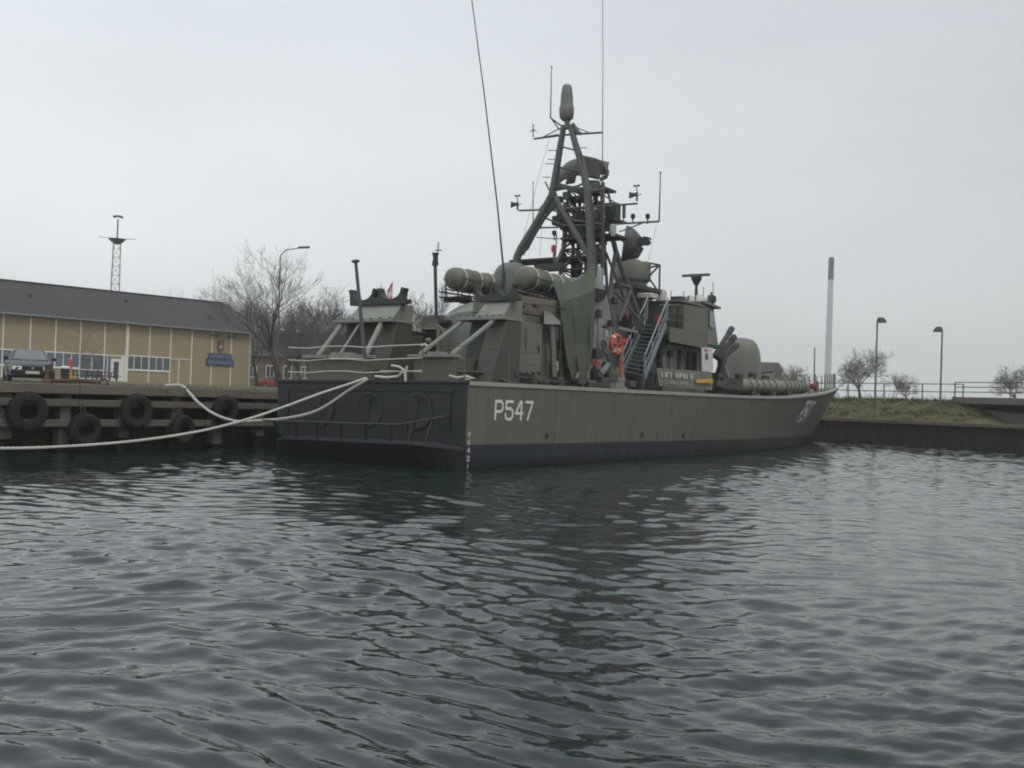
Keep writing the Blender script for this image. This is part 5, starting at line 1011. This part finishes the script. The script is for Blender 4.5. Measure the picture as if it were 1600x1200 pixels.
window(XS[5], XS[6], ZS2, Z12, 3, glassm); window(XS[6], XS[7], ZS2, Z12, 3, glassm)
window(XS[3], XS[4], .15, Z1, 2, glassm); strip('window_bar', XS[3], XS[4], .95, 1.02, .05)
xd0, xd1 = bh(171.5, 600)[0], bh(188, 600)[0]; window(XS[4], xd0, .15, Z1, 2, curtain)
zd = bh(180, 561)[1]; mb = MB(); mb.box(xd0, xd1, -.09, .02, 0, zd); dr_ = mb.build('entrance_door', wcol, bld); mb = MB(); mb.box(xd0+.28, xd1-.3, -.11, -.09, .25, zd-.25); mb.build('door_glass', glassm, dr_)
strip('door_surround', xd1+.02, XS[5]-.1, 0, Z1, .05)
zs = bh(282, 562)[1]; strip('facade_rail', XS[7], XS[8], zs, zs+.07, .05); xm = bh(278, 600)[0]; strip('facade_post', xm-.04, xm+.04, -.3, zs, .05)
for px, py in ((331, 524), (338, 525), (357, 526), (364, 527)):
    x, z = bh(px, py); mb = MB(); mb.obox((x, -.25, z), (.12, 0, 0), (0, .2, 0), (0, 0, .07)); mb.build('eaves_lamp', gear, bld)
def on_facade(name, label, cat, px0, py0, px1, py1, group=None):
    x0, z0 = bh(px0, py1); x1, z1 = bh(px1, py0); c = BRC + BD*((x0+x1)/2) - BN*.1; c.z = BRC.z + z0
    return empty(name, label, cat, c, BANG, group), (x1-x0), (z1-z0)
blu = paint('blue_sign', (.045, .06, .13), .5, .15, 3); lblu = paint('pale_blue_letters', (.17, .23, .34), .6, .15, 4); rfr = paint('dull_red_edge', (.10, .05, .045), .6)
for (a, lab, n_) in (((326, 553.5, 361, 560.5), 'upper blue name board of pale blurred letters under the crest', 11), ((322, 562.5, 364, 569.5), 'lower and longer blue name board of pale blurred letters', 14)):
    sg, w_, h_ = on_facade('name_board', lab, 'sign', *a, group='blue name boards on the brick building'); rng = random.Random(n_)
    mb = MB(); mb.box(-w_/2, w_/2, -.06, .03, 0, h_); mb.build('board', blu, sg); mb = MB(); mb.box(-w_/2-.05, w_/2+.05, -.03, .03, -.05, 0.0); mb.box(-w_/2-.08, -w_/2, -.03, .03, 0, h_); mb.build('board_edge', rfr, sg)
    mb = MB(); lw_ = w_*.92/n_
    for i in range(n_):
        x = -w_*.46+i*lw_; k2 = rng.choice((0, 1, 2, 3))
        mb.box(x, x+lw_*.25, -.075, -.06, h_*.2, h_*.8)
        if k2 in (0, 1): mb.box(x+lw_*.25, x+lw_*.7, -.075, -.06, h_*.66, h_*.8)
        if k2 in (0, 2): mb.box(x+lw_*.25, x+lw_*.7, -.075, -.06, h_*.2, h_*.34)
        if k2 in (1, 3): mb.box(x+lw_*.55, x+lw_*.78, -.075, -.06, h_*.2, h_*.66)
    mb.build('pale_lettering', lblu, sg)
sg, w_, h_ = on_facade('crest_plaque', 'red and grey crest plaque on the brick wall above the blue name boards', 'plaque', 339, 531, 349.5, 550)
mb = MB(); sh2 = [(-w_/2, 0, h_*.2), (-w_*.3, 0, h_*.05), (0, 0, 0), (w_*.3, 0, h_*.05), (w_/2, 0, h_*.2), (w_/2, 0, h_*.92), (w_*.2, 0, h_), (-w_*.2, 0, h_), (-w_/2, 0, h_*.92)]
mb.prism(list(reversed(sh2)), (0, .08, 0)); mb.build('shield', paint('crest_brown', (.13, .075, .05), .7), sg)
for (z0, z1, mt_) in ((.56, .84, paint('crest_red', (.30, .06, .04), .6)), (.36, .54, paint('crest_pale', (.36, .36, .34), .6)), (.14, .34, paint('crest_grey', (.16, .14, .16), .6))):
    mb = MB(); mb.box(-w_*.28, w_*.28, -.03, 0, h_*z0, h_*z1); mb.build('crest_field', mt_, sg)
# lattice tower behind the long roof
c = at(174, 600, 132); c.z = 2.3; lt = empty('lattice_tower', 'slender pale lattice radio tower rising behind the long grey roof', 'tower', c, .3)
TZ = at(176, 374, 132).z-2.3; TT = at(178, 337, 132).z-2.3
mb = MB()
for sx_ in (-1, 1):
    for sy_ in (-1, 1): mb.tube([(sx_*.62, sy_*.62, 0), (sx_*.40, sy_*.40, TZ)], .05, 5)
for i in range(16):
    z0, z1 = TZ*i/16, TZ*(i+1)/16; h0, h1 = .62-.22*i/16, .62-.22*(i+1)/16; cs = [(-1, -1), (1, -1), (1, 1), (-1, 1)]
    for k2 in range(4):
        a, b_ = cs[k2], cs[(k2+1) % 4]; mb.tube([(a[0]*h0, a[1]*h0, z0), (b_[0]*h1, b_[1]*h1, z1)], .028, 4); mb.tube([(a[0]*h1, a[1]*h1, z1), (b_[0]*h1, b_[1]*h1, z1)], .028, 4)
mb.build('lattice_shaft', paint('tower_galvanised', (.24, .23, .23), .5), lt)
mb = MB(); mb.lathe([(.42, -.55), (1.0, 0), (1.0, .08)], (0, 0, TZ), (0, 0, 1), 8); mb.bar((-2.1, 0, TZ+.15), (2.1, 0, TZ+.15), .06); mb.bar((0, -1.4, TZ+.15), (0, 1.4, TZ+.15), .06)
mb.build('top_platform', mastm, lt); mb = MB(); mb.tube([(0, 0, TZ), (0, 0, TT-.4)], .09, 6); mb.obox((-.3, 0, TT-.1), (.28, 0, .08), (0, .1, 0), (-.05, 0, .12)); mb.obox((.3, 0, TT-.1), (.28, 0, -.08), (0, .1, 0), (.05, 0, .12)); mb.build('top_pole', mastm, lt)
for z, sg in ((.62, -1), (.45, -1), (.30, 1)):
    mb = MB(); mb.bar((sg*.4, 0, TZ*z), (sg*1.4, 0, TZ*z+.1), .05); mb.build('side_aerial', mastm, lt)
# street lamp in front of the thick tree
c = at(432, 600, 80); c.z = 2.3; sl_ = empty('street_lamp', 'tall street lamp with a curved arm reaching right beside the thick bare tree', 'lamp', c)
tp, e_ = at(438, 400, 80)-c, at(458, 389, 80)-c; en = at(475, 386.5, 80)-c
mb = MB(); mb.tube([(0, 0, 0), tp*.6, tp, tp.lerp(e_, .45)+Vector((-.05, 0, .2)), e_, en], [.075, .055, .045, .04, .035, .035], 8); mb.build('lamp_post', galvd, sl_, smooth=True); mb = MB(); mb.obox(en, (.42, 0, .03), (0, .14, 0), (0, 0, .07)); mb.build('lamp_head', galvd, sl_, bevel=.03)
# far brick block with white windows
c = at(388, 602, 140); c.z = 2.3; fb = empty('far_brick_block', 'far low brick block with white windows and a dull tiled roof behind the trees', 'building', c, .10)
W2 = (at(690, 600, 140)-at(388, 600, 140)).length; HE = at(470, 558, 140).z-2.3; HR = at(470, 516, 140).z-2.3
mb = MB(); mb.box(0, W2, 0, 9, -.5, HE); mb.build('brick_wall', paint('far_brick', (.20, .155, .10), .9, .2, .5), fb)
mb = MB(); mb.prism([(-.3, -.4, HE-.1), (-.3, -.4, HE), (-.3, 4.5, HR), (-.3, 9.4, HE), (-.3, 9.4, HE-.1)], (W2+.6, 0, 0)); mb.build('tiled_roof', paint('dull_tiles', (.085, .07, .065), .9, .2, .8), fb)
for i in range(9):
    x = .5 + i*2.2; mb = MB(); mb.box(x-.55, x+.55, -.06, .02, HE*.30, HE*.72); w_ = mb.build('window', wcol, fb)
    mb = MB(); mb.box(x-.42, x-.05, -.08, -.06, HE*.34, HE*.68); mb.box(x+.05, x+.42, -.08, -.06, HE*.34, HE*.68); mb.build('pane', glassm, w_)
# cars
def car(name, label, loc, rz, mat, s=1.0):
    r0 = empty(name, label, 'car', loc, rz); r0.scale = (s, s, s)
    stn = [(0, .66, .30, .60), (.06, .78, .22, .66), (.35, .84, .20, .76), (1.15, .86, .20, .92), (2.2, .87, .20, .95), (3.4, .87, .20, .95), (4.0, .84, .22, .94), (4.35, .78, .26, .88), (4.42, .66, .36, .72)]
    def rg(y, w_, zb, zt): return [(w_*.88, y, zb), (w_, y, zb+.10), (w_*1.01, y, (zb+zt)/2), (w_*.97, y, zt-.10), (w_*.82, y, zt), (0, y, zt+.035), (-w_*.82, y, zt), (-w_*.97, y, zt-.10), (-w_*1.01, y, (zb+zt)/2), (-w_, y, zb+.10), (-w_*.88, y, zb)]
    mb = MB(); vs = [v for s_ in stn for v in rg(*s_)]; n_ = 11
    mb.add(vs, [(i*n_+j, i*n_+(j+1) % n_, (i+1)*n_+(j+1) % n_, (i+1)*n_+j) for i in range(len(stn)-1) for j in range(n_)] + [tuple(reversed(range(n_))), tuple(range((len(stn)-1)*n_, len(stn)*n_))]); bd = mb.build('body', mat, r0, smooth=True)
    A4 = [(-.74, 1.22, .92), (.74, 1.22, .92), (.76, 3.85, .94), (-.76, 3.85, .94)]; B4 = [(-.54, 2.02, 1.39), (.54, 2.02, 1.39), (.54, 3.15, 1.40), (-.54, 3.15, 1.40)]
    mb = MB(); mb.hexa(A4+B4); cb = mb.build('cabin', mat, r0, bevel=.05)
    def pane(nm, a, b_, c_, d_, out):
        q_ = [Vector(p) for p in (a, b_, c_, d_)]; cc = sum(q_, Vector())/4; q_ = [cc+(p-cc)*.88 for p in q_]; nn = (q_[1]-q_[0]).cross(q_[3]-q_[0]).normalized(); nn = nn if nn.dot(Vector(out)) > 0 else -nn
        m2 = MB(); m2.prism([p+nn*.006 for p in q_], nn*.012); m2.build(nm, glassm, cb)
    pane('windscreen', A4[0], A4[1], B4[1], B4[0], (0, -1, .5)); pane('side_window', A4[1], A4[2], B4[2], B4[1], (1, 0, 0)); pane('side_window', A4[3], A4[0], B4[0], B4[3], (-1, 0, 0)); pane('rear_window', A4[2], A4[3], B4[3], B4[2], (0, 1, .5))
    for sg in (-1, 1):
        mb = MB(); mb.hexa([(sg*.74-.0, .03, .52), (sg*.40, -.03, .52), (sg*.40, .12, .52), (sg*.74, .2, .52), (sg*.74, .06, .66), (sg*.40, .0, .66), (sg*.40, .2, .66), (sg*.74, .25, .66)] if sg < 0 else [(.40, -.03, .52), (.74, .03, .52), (.74, .2, .52), (.40, .12, .52), (.40, .0, .66), (.74, .06, .66), (.74, .25, .66), (.40, .2, .66)]); mb.build('headlight', paint('headlight_glass', (.62, .62, .58), .12, .1, 6), bd)
        mb = MB(); mb.obox((sg*.92, 1.45, 1.0), (.09, 0, 0), (0, .05, 0), (0, 0, .07)); mb.build('wing_mirror', mat, r0, bevel=.02)
        for y in (.80, 3.55):
            mb = MB(); mb.lathe([(.20, -.09), (.30, -.09), (.315, -.05), (.315, .05), (.30, .09), (.20, .09)], (sg*.80, y, .315), (1, 0, 0), 22); wh_ = mb.build('wheel', blackm, r0, smooth=True); mb = MB(); mb.lathe([(.02, .095*sg), (.19, .10*sg)], (sg*.80, y, .315), (1, 0, 0), 16); mb.build('rim', galv, wh_)
    mb = MB(); mb.box(-.34, .34, -.045, .05, .53, .64); gr2 = mb.build('grille', blackm, bd); mb = MB(); mb.lathe([(.05, 0), (.05, .02)], (0, -.065, .59), (0, 1, 0), 12); mb.build('badge', galv, gr2)
    mb = MB(); mb.hexa([(-.82, -.02, .26), (.82, -.02, .26), (.84, .2, .26), (-.84, .2, .26), (-.80, -.06, .48), (.80, -.06, .48), (.84, .2, .48), (-.84, .2, .48)]); mb.build('bumper', paint('bumper_plastic', (.02, .02, .022), .5), bd, bevel=.02)
    mb = MB(); mb.box(-.26, .26, -.085, -.06, .36, .47); mb.build('number_plate', paint('plate_white', (.50, .48, .42), .5), bd)
    return r0
c = at(50, 597, 47.5); c.z = 1.86; car('parked_car', 'dark blue parked car facing us on the quay before the brick building', c, R(28), carp, 1.08)
c = at(466, 597, 122); c.z = 2.15; car('parked_car', 'small red car mostly hidden behind the dark stern of the ship', c, R(95), paint('red_car_paint', (.40, .03, .025), .3, .1, 1))
# rusty bollard with chain, bin, hydrant post, picnic tables on the quay
def qg(px, d): p = at(px, 598, d); p.z = 1.84 + min(.48, max(0, ((p-QL).dot(-SB)-12)/50*.48)); return p
c = qg(73, 42); an = empty('rusty_anchor', 'dark rusty anchor lying on the grass in front of the parked car', 'anchor', c, .25)
mb = MB(); mb.tube([(-.05, 0, .10), (1.1, .1, .16), (1.95, .15, .12)], [.09, .08, .07], 8); mb.build('shank', rustm, an, smooth=True)
mb = MB(); mb.tube([(0, -.25, 0), (-.02, 0, .12), (0, .1, .35), (.02, .12, .68)], [.08, .10, .09, .06], 7); mb.obox((.03, .12, .60), (.15, 0, .02), (0, .04, 0), (0, 0, .15)); mb.obox((0, -.2, .08), (.14, 0, 0), (0, .12, .04), (0, 0, .05)); mb.build('fluke_arms', rustm, an, smooth=True)
mb = MB(); mb.torus((2.05, .15, .12), (0, 1, .2), .14, .035, 16, 6); mb.tube([(1.8, -.5, .08), (1.85, .8, .18)], .05, 6); mb.build('stock_and_ring', rustm, an, smooth=True)
c = qg(108, 64); hy = empty('hydrant_post', 'slim post with a red top and yellow lower half beside the small bin', 'post', c)
zt = at(108, 560, 64).z-c.z; mb = MB(); mb.lathe([(.16, 0), (.16, zt*.52)], (0, 0, 0), (0, 0, 1), 10); mb.build('yellow_base', paint('post_yellow', (.42, .26, .05), .6), hy); mb = MB(); mb.lathe([(.13, zt*.52), (.13, zt*.94), (.05, zt)], (0, 0, 0), (0, 0, 1), 10); mb.build('red_top', paint('post_red', (.42, .09, .06), .6), hy)
c = qg(101, 63); lb_ = empty('litter_bin', 'small black litter bin with a white lid and foot', 'bin', c); mb = MB(); mb.lathe([(.22, .12), (.25, .75)], (0, 0, 0), (0, 0, 1), 12); mb.build('bin_body', blackm, lb_); mb = MB(); mb.lathe([(.28, .75), (.28, .85), (.1, .9)], (0, 0, 0), (0, 0, 1), 12); mb.build('lid', white, lb_); mb = MB(); mb.lathe([(.34, 0), (.30, .12)], (0, 0, 0), (0, 0, 1), 12); mb.build('foot', white, lb_)
c = qg(128, 88); pt = empty('picnic_table', 'dark picnic table left of the slim young tree by the entrance', 'table', c, BANG, 'picnic tables by the entrance'); dk_ = paint('dark_table_wood', (.045, .035, .035), .8, .3)
mb = MB(); mb.box(-.9, .9, -.35, .35, .72, .78); mb.build('table_top', dk_, pt)
for y in (-.65, .65): mb = MB(); mb.box(-.9, .9, y-.13, y+.13, .43, .48); mb.build('bench_seat', dk_, pt)
for x in (-.6, .6): mb = MB(); mb.bar((x, -.3, .75), (x, -.62, 0), .08); mb.bar((x, .3, .75), (x, .62, 0), .08); mb.box(x-.04, x+.04, -.62, .62, .38, .43); mb.build('leg_frame', dk_, pt)
c2 = copy_tree(pt); c2.location = qg(166, 92); c2['label'] = 'dark picnic table right of the slim young tree, close to the entrance door'
# small red swallowtail flag on a staff beyond the ship
c = at(608, 598, 70); c.z = 2.3; fl = empty('flagpole', 'thin flagpole with a limp red and white flag seen between the cradle horns', 'flag', c)
zt = at(608, 440, 70).z-2.3; mb = MB(); mb.tube([(0, 0, 0), (0, 0, zt)], [.05, .03], 6); mb.build('pole', white, fl)
mb = MB(); vs = []; fz = at(604, 470, 70).z-2.3; hgt = zt-fz
for j in range(9):
    v = j/8
    for i in range(9): u = i/8; wdt = .06 + .55*v**.9; vs.append((-u*wdt, .06*math.sin(u*9+v*2), zt-.04-hgt*v*(.9+.25*u*.6)))
mb.add(vs, [(j*9+i, j*9+i+1, (j+1)*9+i+1, (j+1)*9+i) for j in range(8) for i in range(8)]); 
for k2 in range(64):
    j, i = divmod(k2, 8); mb.m[k2] = 1 if (i in (2, 3) or j in (4, 5)) and not (j < 2) else 0
mb.build('flag_cloth', [paint('flag_red', (.45, .035, .04), .8), paint('flag_white', (.62, .60, .58), .8)], fl, smooth=True)
# far towers
c = at(688, 600, 900); c.z = 2; ft = empty('pale_tower', 'pale hazy square tower far away between the stern light mast and the rafts', 'tower', c); zt = at(688, 448, 900).z
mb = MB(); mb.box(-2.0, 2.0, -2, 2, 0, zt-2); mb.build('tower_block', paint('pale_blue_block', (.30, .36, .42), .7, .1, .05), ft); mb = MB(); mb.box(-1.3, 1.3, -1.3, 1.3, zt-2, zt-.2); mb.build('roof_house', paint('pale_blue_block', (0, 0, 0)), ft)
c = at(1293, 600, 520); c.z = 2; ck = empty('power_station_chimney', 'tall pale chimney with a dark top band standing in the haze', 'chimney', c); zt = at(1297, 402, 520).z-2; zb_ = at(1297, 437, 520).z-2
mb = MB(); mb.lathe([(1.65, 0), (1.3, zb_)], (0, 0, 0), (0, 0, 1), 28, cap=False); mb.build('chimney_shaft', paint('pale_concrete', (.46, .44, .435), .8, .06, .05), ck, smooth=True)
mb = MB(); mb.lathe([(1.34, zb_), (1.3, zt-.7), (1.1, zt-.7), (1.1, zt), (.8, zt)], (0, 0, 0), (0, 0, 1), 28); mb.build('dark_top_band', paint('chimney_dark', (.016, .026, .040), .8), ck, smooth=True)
c = at(1180, 600, 150); c.z = 2.4; hl = empty('far_grey_hall', 'hazy grey hall behind the gun turret', 'building', c); w_ = (at(1224, 600, 150)-at(1180, 600, 150)).length; zt = at(1200, 566, 150).z-2.4
mb = MB(); mb.box(0, w_*.95, 0, 14, 0, zt*.80); mb.build('hall_wall', paint('hall_grey', (.24, .235, .21), .9, .1, .5), hl); mb = MB(); mb.prism([(-.2, -.2, zt*.80), (w_, -.2, zt*.80), (w_*.8, -.2, zt), (-.2, -.2, zt)], (0, 14.4, 0)); mb.build('hall_roof', paint('hall_roof', (.13, .13, .12), .9), hl)
# lamps on the bank
def bank_lamp(px, d, py_top, side_, label):
    c = at(px, 630, d); c.z = 2.4; r0 = empty('bank_lamp', label, 'lamp', c, 0, 'lamps along the bank'); zt = at(px, py_top, d).z-2.4
    mb = MB(); mb.tube([(0, 0, -.4), (0, 0, zt*.4), (0, 0, zt-.15)], [.065, .055, .05], 8); mb.tube([(0, 0, zt-.15), (.04*side_, 0, zt), (.2*side_, 0, zt+.03)], .04, 6); mb.build('lamp_post', galvd, r0, smooth=True)
    mb = MB(); mb.lathe([(.30, -.26), (.27, -.15), (.15, .02), (.04, .06)], (.26*side_, 0, zt), (0, 0, 1), 12); mb.build('lamp_hood', gear, r0, smooth=True)
bank_lamp(1367, 66, 497, 1, 'lamp post on the grass bank with its hood to the right'); bank_lamp(1469, 67.5, 512, -1, 'lamp post near the bridge with its hood to the left')
# ================================================================== AIR
hz = MB(); hz.box(-1150, 1150, -160, 2650, -3, 130); o = hz.build('haze', None, kind='stuff')
hm = bpy.data.materials.new('haze'); hm.use_nodes = True; t = hm.node_tree; t.nodes.clear(); pv = N(t, 'ShaderNodeVolumePrincipled'); pv.inputs['Color'].default_value = (.94, .96, .98, 1); pv.inputs['Density'].default_value = .0006; pv.inputs['Anisotropy'].default_value = .2
t.links.new(pv.outputs[0], N(t, 'ShaderNodeOutputMaterial').inputs['Volume']); o.data.materials.clear(); o.data.materials.append(hm)
